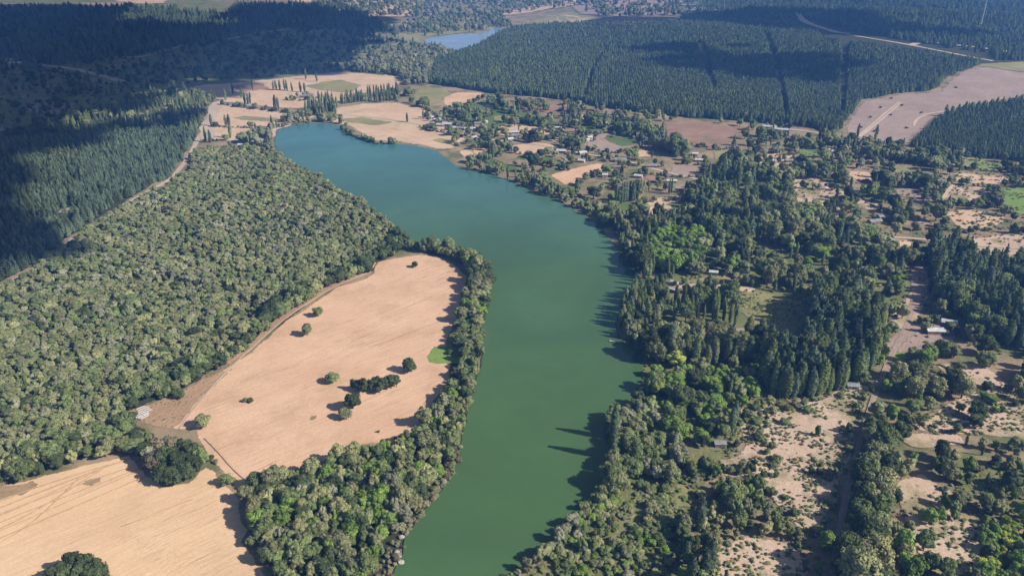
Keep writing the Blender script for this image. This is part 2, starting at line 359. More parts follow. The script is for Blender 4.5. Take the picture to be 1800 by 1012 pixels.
# large ground covers first
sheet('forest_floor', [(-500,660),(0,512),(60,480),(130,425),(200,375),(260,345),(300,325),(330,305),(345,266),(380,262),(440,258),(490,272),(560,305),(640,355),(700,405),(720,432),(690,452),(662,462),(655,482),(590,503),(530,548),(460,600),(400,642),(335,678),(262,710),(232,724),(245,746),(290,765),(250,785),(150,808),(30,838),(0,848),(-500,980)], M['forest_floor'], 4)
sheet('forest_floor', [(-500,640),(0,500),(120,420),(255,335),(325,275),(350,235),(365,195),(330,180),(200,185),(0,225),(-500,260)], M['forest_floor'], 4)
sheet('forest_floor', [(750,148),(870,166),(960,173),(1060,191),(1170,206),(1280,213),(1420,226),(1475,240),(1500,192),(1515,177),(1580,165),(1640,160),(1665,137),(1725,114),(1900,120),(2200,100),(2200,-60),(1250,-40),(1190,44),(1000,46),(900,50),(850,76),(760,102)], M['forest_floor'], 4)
sheet('scrubland', [(-500,300),(0,232),(200,190),(370,178),(400,150),(600,128),(700,135),(755,148),(760,102),(750,80),(680,60),(640,25),(560,15),(300,-2),(-500,-5)], M['scrub'], 4)
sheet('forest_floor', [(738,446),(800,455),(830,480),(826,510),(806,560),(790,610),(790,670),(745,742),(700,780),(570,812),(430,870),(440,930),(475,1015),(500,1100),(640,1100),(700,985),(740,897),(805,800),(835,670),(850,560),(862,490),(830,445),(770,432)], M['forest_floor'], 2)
sheet('grassland', [(1130,640),(1340,640),(1340,700),(1290,790),(1230,880),(1190,1100),(820,1100),(960,965),(1060,850),(1080,730)], M['scrub'], 4)
sheet('scrubland', [(1075,395),(1200,330),(1290,270),(1400,330),(1400,400),(1600,425),(1900,440),(1900,660),(1690,600),(1620,520),(1545,600),(1530,680),(1340,700),(1120,620),(1085,560),(1125,490)], M['scrub'], 4)
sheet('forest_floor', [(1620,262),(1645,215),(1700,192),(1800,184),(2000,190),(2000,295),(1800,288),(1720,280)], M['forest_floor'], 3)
# fields
sheet('field', FIELD_M, M['field'], 1.6)
sheet('field', FIELD_L, M['field_low'], 1.6)
sheet('stubble_patch', [(220,722),(262,708),(310,690),(340,674),(400,642),(432,626),(400,660),(350,705),(312,756),(280,754),(245,744)], M['stubble'], .6)
sheet('damp_ground', [(480,838),(520,812),(560,800),(620,785),(690,772),(700,778),(660,792),(570,814),(490,844)], M['damp'], 2.5)
for pts in ([(590,625),(605,618),(615,626),(600,634)], [(535,733),(555,725),(566,731),(548,741)], [(600,806),(640,790),(690,776),(655,782),(610,796)], [(-20,858),(60,842),(90,850),(40,872),(-20,884)], [(120,850),(170,838),(200,836),(160,856)], [(20,932),(80,916),(100,922),(50,940)]):
    sheet('bare_patch', pts, M['damp'], 3.5, 3, feather=4)
sheet('field_margin', [(655,481),(590,504),(560,525),(500,564),(460,600),(440,619),(402,643),(390,632),(432,606),(453,588),(493,553),(553,514),(586,494),(650,470)], M['stubble'], 1.5, feather=3)
sheet('field_path', [(340,756),(362,770),(398,812),(430,850),(428,872),(400,850),(372,815),(345,778)], M['field'], 1.5)
sheet('pond', [(749,627),(763,608),(812,609),(812,639),(770,640),(753,637)], M['bright'], 1.2, feather=2.5)
sheet('grass_patch', [(716,458),(728,454),(740,457),(728,461)], M['green'], .6)
sheet('grass_patch', [(735,444),(760,441),(800,452),(815,468),(795,462),(770,450)], M['bright'], 1)
for pts in ([(-60,868),(60,830),(140,806),(205,788),(215,797),(150,812),(60,838),(-60,880)], [(268,838),(300,852),(352,832),(368,812),(374,818),(350,846),(300,862),(275,856)]):
    sheet('grass_margin', pts, M['green'], 1.2)
sheet('field', [(330,152),(400,146),(470,140),(560,130),(600,126),(700,134),(712,140),(700,155),(640,165),(600,185),(520,192),(460,188),(390,180),(350,168)], M['field_far'], 4)
sheet('field', [(385,182),(450,191),(540,200),(560,205),(505,225),(490,240),(430,250),(365,246),(360,225),(372,195)], M['field_far'], 3)
sheet('field', [(560,200),(600,187),(640,182),(700,180),(745,190),(768,205),(790,225),(830,236),(815,250),(800,262),(775,264),(745,257),(700,250),(665,249),(640,240),(610,222),(575,216)], M['field_far'], 3)
sheet('meadow', [(600,140),(640,150),(620,165),(560,160),(530,152),(560,145)], M['meadow'], 4)
sheet('meadow', [(735,152),(790,155),(800,165),(760,188),(720,180),(725,165)], M['meadow'], 4)
sheet('meadow', [(720,178),(745,180),(762,188),(735,186)], M['bright'], 2)
sheet('field', [(775,172),(800,162),(850,163),(855,170),(835,178),(805,188),(790,190),(776,184)], M['field'], 2)
sheet('meadow', [(790,195),(850,175),(900,175),(940,200),(985,215),(990,225),(940,222),(860,230),(810,222)], M['green'], 4)
sheet('field', [(880,170),(960,175),(1000,182),(1020,185),(1000,200),(950,200),(895,195)], M['red'], 3)
sheet('field', [(870,220),(900,218),(960,225),(1000,232),(975,240),(870,240)], M['field_far'], 2)
sheet('field', [(900,255),(940,249),(965,252),(990,258),(960,270),(935,277),(905,270),(893,262)], M['field_far'], 2)
sheet('field', [(825,258),(845,250),(865,262),(855,275),(830,272)], M['field_far'], 2)
sheet('field', [(845,238),(865,246),(850,248),(843,244)], M['green'], 2)
sheet('field', [(878,270),(890,266),(935,278),(925,284),(895,277)], M['green'], 1)
sheet('field', [(942,277),(960,274),(1006,286),(1005,295),(990,298),(965,290),(948,286)], M['green'], 1)
sheet('field', [(1020,223),(1060,218),(1085,222),(1070,232),(1040,235),(1020,230)], M['green'], 2)
sheet('field', [(1055,240),(1075,238),(1120,245),(1118,256),(1090,258),(1070,250)], M['green'], 2)
sheet('field', [(1000,240),(1020,233),(1030,235),(1010,255),(995,248)], M['field'], 1)
sheet('field', [(960,236),(990,238),(985,250),(960,249)], M['field'], 1)
sheet('field', [(1030,240),(1060,225),(1090,220),(1085,232),(1060,245),(1110,262),(1070,270),(1028,262)], M['pink'], 2)
sheet('field', [(962,308),(985,300),(1030,290),(1055,285),(1070,290),(1065,300),(1040,312),(1010,326),(995,330)], M['field'], 1)
sheet('field', [(1030,340),(1060,322),(1085,313),(1095,316),(1060,330),(1040,342)], M['field'], 1)
sheet('field', [(1050,342),(1075,328),(1110,318),(1100,328),(1070,344),(1055,346)], M['field_far'], 1)
sheet('meadow', [(1065,345),(1090,333),(1120,324),(1125,332),(1095,350),(1075,352)], M['bright'], 2)
sheet('field', [(1105,283),(1150,286),(1180,290),(1160,303),(1120,300)], M['meadow'], 2)
sheet('field', [(1120,352),(1170,344),(1225,335),(1225,348),(1170,362),(1130,364)], M['field_far'], 2)
sheet('field', [(1160,212),(1250,214),(1320,222),(1310,235),(1280,255),(1250,262),(1215,252),(1170,240)], M['red'], 3)
sheet('field', [(1310,285),(1350,268),(1400,272),(1400,290),(1330,296)], M['field_far'], 2)
sheet('field', PINKF, M['pink'], 2)
sheet('field', [(1690,124),(1720,112),(1800,108),(1900,110),(1900,132),(1800,128),(1730,118)], M['meadow'], 3)
sheet('meadow', [(1590,262),(1700,275),(1770,285),(1900,292),(1900,308),(1740,300),(1600,285)], M['meadow'], 3)
sheet('meadow', [(1690,283),(1790,287),(1790,298),(1700,295)], M['bright'], 2)
sheet('field', [(1672,303),(1690,304),(1760,308),(1785,318),(1770,326),(1680,322)], M['field_far'], 2)
sheet('field', [(1650,345),(1672,326),(1730,328),(1742,350),(1700,358),(1665,350)], M['sand'], 1)
sheet('field', [(1745,330),(1800,326),(1900,330),(1900,385),(1790,378),(1755,360)], M['bright'], 3)
sheet('field', [(1655,374),(1700,366),(1765,378),(1775,388),(1745,402),(1690,405),(1672,392)], M['field_far'], 1)
sheet('field', [(1575,424),(1600,420),(1610,432),(1598,440),(1580,436)], M['field_far'], 1)
sheet('dirt_ground', [(1690,425),(1740,412),(1900,410),(1900,440),(1760,455),(1700,445)], M['sand'], 2)
sheet('dirt_ground', [(1340,290),(1400,300),(1440,310),(1470,330),(1500,335),(1480,390),(1400,395),(1395,350)], M['sand'], 3)
sheet('dirt_ground', [(1155,572),(1200,573),(1330,576),(1335,592),(1250,595),(1160,588)], M['pink'], 2)
sheet('dirt_ground', [(1150,497),(1250,497),(1330,506),(1400,520),(1330,516),(1250,508),(1170,510)], M['sand'], 2)
sheet('meadow', [(1300,512),(1340,512),(1420,530),(1420,562),(1395,594),(1340,596),(1320,565),(1290,545)], M['meadow'], 3)
sheet('dirt_ground', [(1550,605),(1590,565),(1640,558),(1690,572),(1680,602),(1640,606),(1580,620)], M['pink'], 2)
sheet('dirt_ground', [(1545,560),(1600,510),(1640,520),(1620,560),(1585,585)], M['sand'], 2)
sheet('meadow', [(1520,612),(1580,610),(1600,625),(1590,645),(1530,640)], M['bright'], 2)
sheet('dirt_ground', [(1300,716),(1350,706),(1440,702),(1490,668),(1535,680),(1525,720),(1500,790),(1480,840),(1462,905),(1440,945),(1400,932),(1350,872),(1300,842),(1235,832),(1260,806),(1300,790),(1290,740)], M['sand'], 4)
sheet('dirt_ground', [(1640,640),(1700,636),(1750,655),(1790,700),(1900,716),(1900,775),(1740,768),(1655,762),(1560,760),(1650,715),(1690,690)], M['sand'], 4)
sheet('dirt_ground', [(1250,960),(1300,940),(1400,955),(1440,985),(1400,1060),(1240,1060)], M['sand'], 4)
sheet('dirt_ground', [(1560,850),(1620,830),(1700,880),(1740,960),(1720,1060),(1640,1060),(1600,960)], M['sand'], 5)
sheet('meadow', [(1640,790),(1740,800),(1900,860),(1900,930),(1760,930),(1680,870)], M['scrub'], 4)
PLOTS = [([(862,205),(900,200),(905,212),(868,216)],'meadow'), ([(1100,262),(1140,264),(1150,275),(1110,278)],'field_far'), ([(1180,290),(1235,292),(1225,312),(1170,308)],'pink'), ([(1250,265),(1300,262),(1305,280),(1255,285)],'meadow'),
 ([(1060,360),(1110,352),(1140,362),(1110,378)],'green'), ([(1120,364),(1180,358),(1190,372),(1140,384)],'field_far'), ([(800,264),(830,264),(845,282),(815,279)],'field_far'), ([(1400,262),(1440,262),(1450,275),(1405,280)],'bright'),
 ([(1480,300),(1530,302),(1540,318),(1490,318)],'field_far'), ([(1560,290),(1640,296),(1640,310),(1570,306)],'meadow'), ([(1570,330),(1620,332),(1625,350),(1575,346)],'pink'), ([(1500,350),(1550,355),(1545,372),(1505,368)],'sand'),
 ([(1600,380),(1640,384),(1640,400),(1605,398)],'pink'), ([(1400,318),(1440,320),(1445,345),(1400,338)],'meadow'), ([(800,222),(860,218),(862,232),(812,238)],'pink'), ([(855,276),(880,282),(925,300),(900,306),(850,288)],'green'),
 ([(1000,300),(1030,292),(1024,286),(1002,292)],'meadow'), ([(1130,306),(1175,310),(1168,322),(1128,318)],'red'), ([(1180,326),(1230,322),(1226,332),(1180,336)],'pink'), ([(1010,200),(1050,204),(1050,212),(1012,212)],'sand'), ([(1070,206),(1150,216),(1140,226),(1080,216)],'field_far')]
for pts, mk in PLOTS: sheet('field', pts, M[mk], 1.5)
sheet('dirt_ground', [(1590,470),(1625,460),(1640,500),(1625,550),(1590,560),(1600,510)], M['pink'], 3)
sheet('dirt_ground', [(1560,756),(1700,763),(1700,784),(1600,788)], M['sand'], 3)
sheet('meadow', [(1180,850),(1236,842),(1230,894),(1176,904)], M['meadow'], 3)
sheet('meadow', [(395,200),(440,204),(520,210),(500,216),(420,212)], M['meadow'], 2)
sheet('meadow', [(590,208),(640,206),(700,216),(660,222),(610,216)], M['meadow'], 2)
sheet('field', [(400,152),(460,146),(480,156),(420,164)], M['red'], 3)
sheet('meadow', [(740,238),(800,246),(810,256),(770,252)], M['meadow'], 2)
# far country
sheet('field', [(628,24),(680,10),(722,1),(742,4),(728,18),(736,30),(690,30),(640,30)], M['field_far'], 6)
sheet('field', [(876,26),(930,10),(985,2),(1060,-2),(1050,6),(960,18),(892,28)], M['field_far'], 6)
sheet('field', [(1000,12),(1060,-4),(1160,-6),(1215,8),(1190,27),(1090,30),(1020,26)], M['pink'], 6)
sheet('field', [(900,48),(940,35),(1000,20),(1060,33),(1010,43),(960,46)], M['meadow'], 6)
sheet('field', [(950,44),(990,24),(1060,34),(1000,44)], M['field_far'], 6)
sheet('field', [(785,45),(800,39),(830,36),(832,42),(810,48)], M['field_far'], 5)
sheet('meadow', [(655,78),(700,58),(760,56),(850,44),(890,44),(868,53),(792,62),(745,68),(748,78),(700,82)], M['meadow'], 6)
sheet('field', [(510,2),(560,-6),(680,-8),(700,1),(640,10),(560,12)], M['field_far'], 6)
sheet('field', [(195,3),(240,-4),(300,-4),(290,6),(250,8)], M['field_far'], 6)
sheet('field', [(70,14),(150,6),(240,4),(200,14),(120,17)], M['pink'], 6)
sheet('field', [(-40,8),(50,6),(52,12),(-40,16)], M['pink'], 6)
sheet('meadow', [(215,38),(260,22),(400,28),(410,50),(300,48)], M['green'], 8)
sheet('field', [(270,12),(295,14),(290,22),(262,18)], M['field_far'], 5)
sheet('dirt_ground', [(35,190),(70,176),(140,182),(130,196),(60,205)], M['pink'], 6)
sheet('dirt_ground', [(235,200),(262,186),(350,172),(350,180),(300,192),(250,205)], M['sand'], 4)
sheet('dirt_ground', [(92,375),(110,366),(140,360),(138,368),(105,378)], M['pink'], 1.5)
sheet('dirt_ground', [(48,378),(58,377),(64,392),(56,398)], M['field_far'], 1.5)
sheet('dirt_ground', [(78,398),(86,402),(78,408)], M['field_far'], 1)
# roads and tracks
ROADS = [
 ('dirt_road', [(-120,560),(0,506),(60,474),(130,420),(200,370),(260,338),(300,316),(322,290),(340,262),(350,240),(362,225),(368,205),(382,180)], 5.5, 'road'),
 ('dirt_road', [(383,180),(384,177),(440,186),(500,196),(560,198),(620,203),(700,212),(760,224),(820,240),(870,247),(960,256),(1010,268),(1070,278),(1100,283),(1180,306),(1240,318)], 6, 'road'),
 ('dirt_road', [(365,245),(362,225),(372,200),(383,180)], 17, 'road'),
 ('dirt_road', [(1610,500),(1600,560),(1560,640),(1535,700),(1515,760),(1500,820),(1487,870),(1474,940),(1462,1012),(1450,1080)], 3.4, 'pink'),  # darker ground tone puts the roadside trees' shade into the road colour
 ('dirt_road', [(1490,62),(1540,70),(1600,80),(1640,88),(1690,98),(1745,108)], 9, 'road'),
 ('dirt_road', [(1386,28),(1410,36),(1440,48),(1470,58),(1492,60)], 18, 'road'),
 ('dirt_road', [(1600,80),(1625,74),(1660,78),(1720,84),(1775,92)], 14, 'track'),
 ('track', [(1508,240),(1530,222),(1555,200),(1580,180)], 3, 'track'),
 ('track', [(1512,241),(1538,220),(1560,202),(1584,181)], 3, 'track'),
 ('track', [(1606,222),(1610,210),(1630,200),(1680,194),(1740,186)], 4, 'track'),
 ('dirt_road', [(1345,222),(1380,228),(1420,230),(1470,242),(1530,250)], 7, 'road'),
 ('track', [(-60,120),(0,118),(50,113),(90,117),(130,122),(180,134),(215,144)], 14, 'road'),
 ('track', [(270,95),(340,76),(440,55),(520,38),(600,18)], 10, 'road'),
 ('track', [(400,70),(450,60),(520,50)], 12, 'road'),
 ('track', [(420,73),(470,66),(540,58),(600,52)], 8, 'road'),
 ('track', [(200,100),(240,102),(270,97)], 10, 'road'),
 ('dirt_road', [(1580,620),(1600,590),(1640,570)], 2.6, 'pink'),
 ('track', [(-60,905),(40,863),(145,831),(250,800)], 0.7, 'furrow'),
 ('track', [(-60,917),(40,877),(135,840),(230,805)], 1.1, 'furrow'),
 ('track', [(-60,929),(40,887),(151,848),(262,810)], 0.6, 'furrow'),
 ('track', [(-60,932),(40,892),(120,852),(200,815)], 0.9, 'furrow'),
 ('track', [(-60,944),(40,902),(147,861),(255,820)], 0.7, 'furrow'),
 ('track', [(-60,956),(40,916),(110,869),(180,825)], 1.0, 'furrow'),
 ('track', [(-60,959),(40,917),(140,873),(240,830)], 0.6, 'furrow'),
 ('track', [(-60,971),(40,931),(151,882),(262,835)], 0.8, 'furrow'),
 ('track', [(-60,983),(40,941),(90,890),(140,840)], 0.6, 'furrow'),
 ('track', [(660,462),(656,480),(592,501),(500,560),(440,615),(400,650),(345,712),(316,754)], 1.0, 'track'),
 ('track', [(360,770),(392,800),(410,828),(440,850)], .8, 'furrow'),
 ('track', [(800,500),(770,520),(700,545),(640,580),(560,620),(500,650)], .6, 'furrow'),
 ('track', [(790,560),(740,575),(690,600),(650,610)], .6, 'furrow'),
 ('track', [(215,925),(250,915),(300,890),(340,878)], .5, 'furrow'),
 ('dirt_road', [(1655,352),(1672,328),(1680,322)], 4, 'track'),
 ('dirt_road', [(1560,417),(1600,419),(1660,424),(1700,432),(1790,436)], 5, 'road'),
]
for nm, pts, w, mk in ROADS: strip(nm, pts, w, M[mk])
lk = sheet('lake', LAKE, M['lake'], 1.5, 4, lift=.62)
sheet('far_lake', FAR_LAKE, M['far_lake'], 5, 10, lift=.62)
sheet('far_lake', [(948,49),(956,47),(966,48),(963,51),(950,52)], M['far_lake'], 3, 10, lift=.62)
# muddy shore and reeds' footing, a little above the water
sheet('shore', [(800,788),(808,790),(806,812),(792,845),(770,876),(748,900),(728,928),(718,948),(708,946),(724,922),(740,895),(763,868),(783,840),(796,812)], M['mud'], 1.2, 3, lift=.68)
sheet('shore', [(676,1012),(690,985),(688,955),(704,958),(707,975),(700,1000),(688,1030),(660,1060)], M['mud'], 1.5, 3, lift=.68)
sheet('shore', [(640,243),(665,251),(715,254),(768,265),(783,277),(800,291),(835,299),(835,296),(803,288),(788,274),(770,262),(715,251),(665,248)], M['mud'], 1, 3, lift=.68)
sheet('shore', [(1040,385),(1050,383),(1062,393),(1075,402),(1068,404),(1052,397)], M['mud'], 1, 3, lift=.68)
sheet('lake_shallows', [(800,812),(792,842),(770,880),(745,905),(722,940),(712,960),(705,990),(690,1025),(670,1060),(760,1060),(740,1000),(752,960),(775,915),(795,870),(806,835)], M['shallows'], 4, 4, lift=.64, feather=9)

# ---------------------------------------------------------------- foliage meshes
def ico():
    import bmesh
    bm = bmesh.new(); bmesh.ops.create_icosphere(bm, subdivisions=2, radius=1)
    v = np.array([q.co[:] for q in bm.verts]); f = [[w.index for w in q.verts] for q in bm.faces]; bm.free(); return v, f
IV, IF = ico()
def quads_at(P, Nn, size, rg, tilt=.6, aspect=1.0, up=None):
    n = len(P); D = Nn + rg.normal(0, tilt, (n, 3)); D /= np.linalg.norm(D, axis=1)[:, None]
    A = np.cross(D, rg.normal(0, 1, (n, 3))) if up is None else np.cross(D, np.array(up)[None] + rg.normal(0, .15, (n, 3)))
    A /= np.linalg.norm(A, axis=1)[:, None] + 1e-9; B = np.cross(D, A)
    s = size * rg.uniform(.55, 1.3, n)[:, None]; V = []
    for a, b in ((-1, -1), (1, -1), (1, 1), (-1, 1)):
        V.append(P + A * s * (a * rg.uniform(.35, 1.0, (n, 1))) + B * s * aspect * (b * rg.uniform(.35, 1.0, (n, 1))))
    V = np.stack(V, 1).reshape(-1, 3); Fq = [(4 * i, 4 * i + 1, 4 * i + 2, 4 * i + 3) for i in range(n)]
    return V, Fq
def crown_mesh(kind, seed, n):
    """a unit-high crown: lumpy masses with leaf clumps over them; x, y span about -0.5..0.5"""
    rg = np.random.default_rng(seed); V = []; Fc = []; L = []
    def add(v, f, lf):
        k = sum(len(a) for a in V); V.append(v); Fc.extend([tuple(i + k for i in q) for q in f]); L.extend(lf)
    def blob(c, r, nl, sz, core=.86, lift=0.0):
        c = np.array(c); r = np.array(r)
        v = IV * (1 + rg.normal(0, .08, (len(IV), 1))) * r * core + c
        add(v, IF, rg.uniform(.75, 1.0, len(IF)))
        P = rg.normal(0, 1, (nl, 3)); P[:, 2] = np.where(P[:, 2] < -.4, -P[:, 2], P[:, 2]); P /= np.linalg.norm(P, axis=1)[:, None]
        q, f = quads_at(c + P * r * rg.uniform(.85, 1.12, (nl, 1)), P, sz, rg, .4)
        add(q, f, np.clip(rg.normal(1.0, .22, nl), .45, 1.6))
    if kind in ('broad', 'shrub'):
        z0 = .50 if kind == 'broad' else .40; nl = rg.integers(10, 15) if kind == 'broad' else rg.integers(6, 9)
        blob((0, 0, z0), (.34, .34, .36), n // 5, .035)
        for i in range(nl):
            a = rg.uniform(0, 6.28); e = rg.uniform(-.75, 1.25); rr = rg.uniform(.25, .34)
            c = (rr * math.cos(a) * math.cos(e), rr * math.sin(a) * math.cos(e), z0 + .33 * math.sin(e))
            s = rg.uniform(.11, .19); blob(c, (s, s, s * rg.uniform(.75, 1.0)), int(n * .8 / nl), .034)
    elif kind == 'poplar':
        m = 9; h0 = .06
        for i in range(m):
            t = (i + .5) / m; r = .5 * max(.10, math.sin(math.pi * min(1, (t * .86 + .14)) ** 1.15)) ** .62
            for k in range(3 if i < m - 2 else 1):
                a = rg.uniform(0, 6.28); off = r * (.38 if i < m - 2 else 0)
                s = r * rg.uniform(.55, .72) if i < m - 2 else r * .9
                blob((off * math.cos(a), off * math.sin(a), h0 + t * .92), (s, s, .085), 0, .03, .9)
            q = n // m; P = np.empty((q, 3)); aa = rg.uniform(0, 6.28, q); zz = h0 + (t + rg.uniform(-.06, .06, q)) * .93
            rr = r * rg.uniform(.62, 1.08, q); P[:, 0] = rr * np.cos(aa); P[:, 1] = rr * np.sin(aa); P[:, 2] = zz
            Nn = np.column_stack([np.cos(aa), np.sin(aa), np.full(q, .35 / 6)])
            # the columnar tree is scaled about six times taller than wide: leaf sprays run upwards
            D = Nn + rg.normal(0, .35, (q, 3)) * (1, 1, .2)
            side = np.column_stack([-np.sin(aa), np.cos(aa), np.zeros(q)]); s_ = rg.uniform(.07, .16, (q, 1)); hz = rg.uniform(.012, .035, (q, 1))
            up = np.column_stack([-.3 * np.cos(aa), -.3 * np.sin(aa), np.ones(q)]) * np.array([.1, .1, 1])
            out = np.column_stack([np.cos(aa), np.sin(aa), np.zeros(q)]) * rg.uniform(-.06, .06, (q, 1))
            vv = np.stack([P - side * s_ + out, P + side * s_ * .8 - out, P + up * hz * 1.6 + side * s_ * .3, P + up * hz * 1.2 - side * s_ * .5], 1).reshape(-1, 3)
            add(vv, [(4 * j, 4 * j + 1, 4 * j + 2, 4 * j + 3) for j in range(q)], np.clip(rg.normal(1, .25, q), .4, 1.6))
    else:   # pine
        m = 7; h0 = .16
        for i in range(m):
            t = i / (m - 1); r = .5 * (1 - t) ** .75 + .05; z = h0 + t * .8
            nb = max(3, int(6 * (1 - t * .6)))
            for k in range(nb):
                a = 6.28 * k / nb + rg.uniform(-.4, .4); off = r * rg.uniform(.45, .62); s = r * rg.uniform(.34, .5)
                blob((off * math.cos(a), off * math.sin(a), z + rg.uniform(-.02, .02)), (s, s, .05 + .02 * (1 - t)), 0, .03, .9)
            blob((0, 0, z + .02), (r * .5, r * .5, .09), 0, .03, .9)
            q = n // m; aa = rg.uniform(0, 6.28, q); rr = r * rg.uniform(.35, 1.1, q)
            P = np.column_stack([rr * np.cos(aa), rr * np.sin(aa), z + rg.uniform(-.02, .07, q) - .05 * rr / .5 + .04])
            v, f = quads_at(P, np.column_stack([np.cos(aa) * .6, np.sin(aa) * .6, np.full(q, .8)]), .05, rg, .5)
            add(v, f, np.clip(rg.normal(1, .25, q), .4, 1.6))
    V = np.concatenate(V); return V, Fc, L
def trunk_mb(kind, seed):
    rg = random.Random(seed); mb = MB(); top = {'broad': .5, 'shrub': .3, 'poplar': .6, 'pine': .85}[kind]; r = {'broad': .035, 'shrub': .03, 'poplar': .10, 'pine': .035}[kind]
    mb.tube((0, 0, -.02), (0, 0, top), r, r * .35)
    if kind in ('broad', 'shrub'):
        for i in range(4):
            a = i * 1.57 + rg.random(); mb.tube((0, 0, top * (.45 + .1 * i)), (.22 * math.cos(a), .22 * math.sin(a), top * .95 + .08), r * .5, r * .15, 5)
    return mb
KINDS = ('broad', 'poplar', 'pine', 'shrub')
NVAR = {'broad': 6, 'poplar': 4, 'pine': 4, 'shrub': 4}
NEAR_N = {'broad': 1500, 'poplar': 900, 'pine': 900, 'shrub': 500}
FAR_N = {'broad': 260, 'poplar': 200, 'pine': 180, 'shrub': 160}
CROWN, TRUNK, WHOLE = {}, {}, {}
tones_of = {'broad': ('olive', 'dark', 'pale', 'bright', 'grey', 'green', 'brown', 'lime'), 'poplar': ('green', 'blue', 'olive', 'pale', 'dark'), 'pine': ('blue', 'dark', 'green'),
            'shrub': ('olive', 'dark', 'pale', 'bright', 'grey', 'brown', 'green', 'lime')}
proto = {}
for ki, k in enumerate(KINDS):
    c = bpy.data.collections.new(k + '_models'); proto[k] = (c, {})
    names = []
    for v in range(NVAR[k]):
        V, Fc, L = crown_mesh(k, 100 * ki + v, NEAR_N[k]); tb = trunk_mb(k, v); TRUNK[k, v] = mesh_np('trunk', tb.v, tb.f, [M['bark']])
        Vf, Ff, Lf = crown_mesh(k, 100 * ki + v, FAR_N[k] if v % 2 else FAR_N[k] * 2)
        nV = len(Vf); allV = np.concatenate([Vf, np.array(tb.v)]); allF = list(Ff) + [tuple(i + nV for i in q) for q in tb.f]
        for t in tones_of[k]:
            CROWN[k, v, t] = None
        base = mesh_np('crown', V, Fc, [LEAF[tones_of[k][0]]], leaf=L)
        wbase = mesh_np('tree', allV, allF, [LEAF[tones_of[k][0]], M['bark']], [0] * len(Ff) + [1] * len(tb.f), list(Lf) + [1] * len(tb.f))
        for t in tones_of[k]:
            CROWN[k, v, t] = base
            o = bpy.data.objects.new(f'{k}_{t}_{v:02d}', wbase)
            o.material_slots[0].link = 'OBJECT'; o.material_slots[0].material = LEAF[t]
            c.objects.link(o); names.append((o.name, t, v))
    names.sort(); proto[k][1].update({(t, v): i for i, (_, t, v) in enumerate(names)})

# ---------------------------------------------------------------- the trees: where they stand
TREES = {k: [] for k in KINDS}      # (x, y, z, width, height, rot, tone, variant, zone, manual label, group)
def put(k, x, y, w, h, tone, zone, label=None, group=None, v=None):
    v = random.randrange(NVAR[k]) if v is None else v
    TREES[k].append((x, y, float(height(x, y)), w, h, random.uniform(0, 6.283), tone, v, zone, label, group))
BARE = []   # px polygons kept free of trees
ZONES = []
def roadmask(px, py, tops=False):
    m = np.zeros(px.shape, bool)
    for nm, pts, w, mk in ROADS:
        if mk in ('stubble', 'furrow') or (tops and pts[0][0] == -120): continue
        for (x0, y0), (x1, y1) in zip(pts, pts[1:]):
            d = max(((x1 - x0) ** 2 + (y1 - y0) ** 2), 1e-6); t = np.clip(((px - x0) * (x1 - x0) + (py - y0) * (y1 - y0)) / d, 0, 1)
            g0 = ground((x0 + x1) / 2, (y0 + y1) / 2); dep = project(g0[0], g0[1], 0)[2]
            # perpendicular distance in px, vertical px are worth more metres
            k = (dep / F); sx = k; sy = k / max(.05, math.sin(math.atan2(CAM_H, g0[1])))
            dist = np.hypot((px - x0 - t * (x1 - x0)) * sx, (py - y0 - t * (y1 - y0)) * sy)
            m |= dist < w / 2 + 2.0
    return m
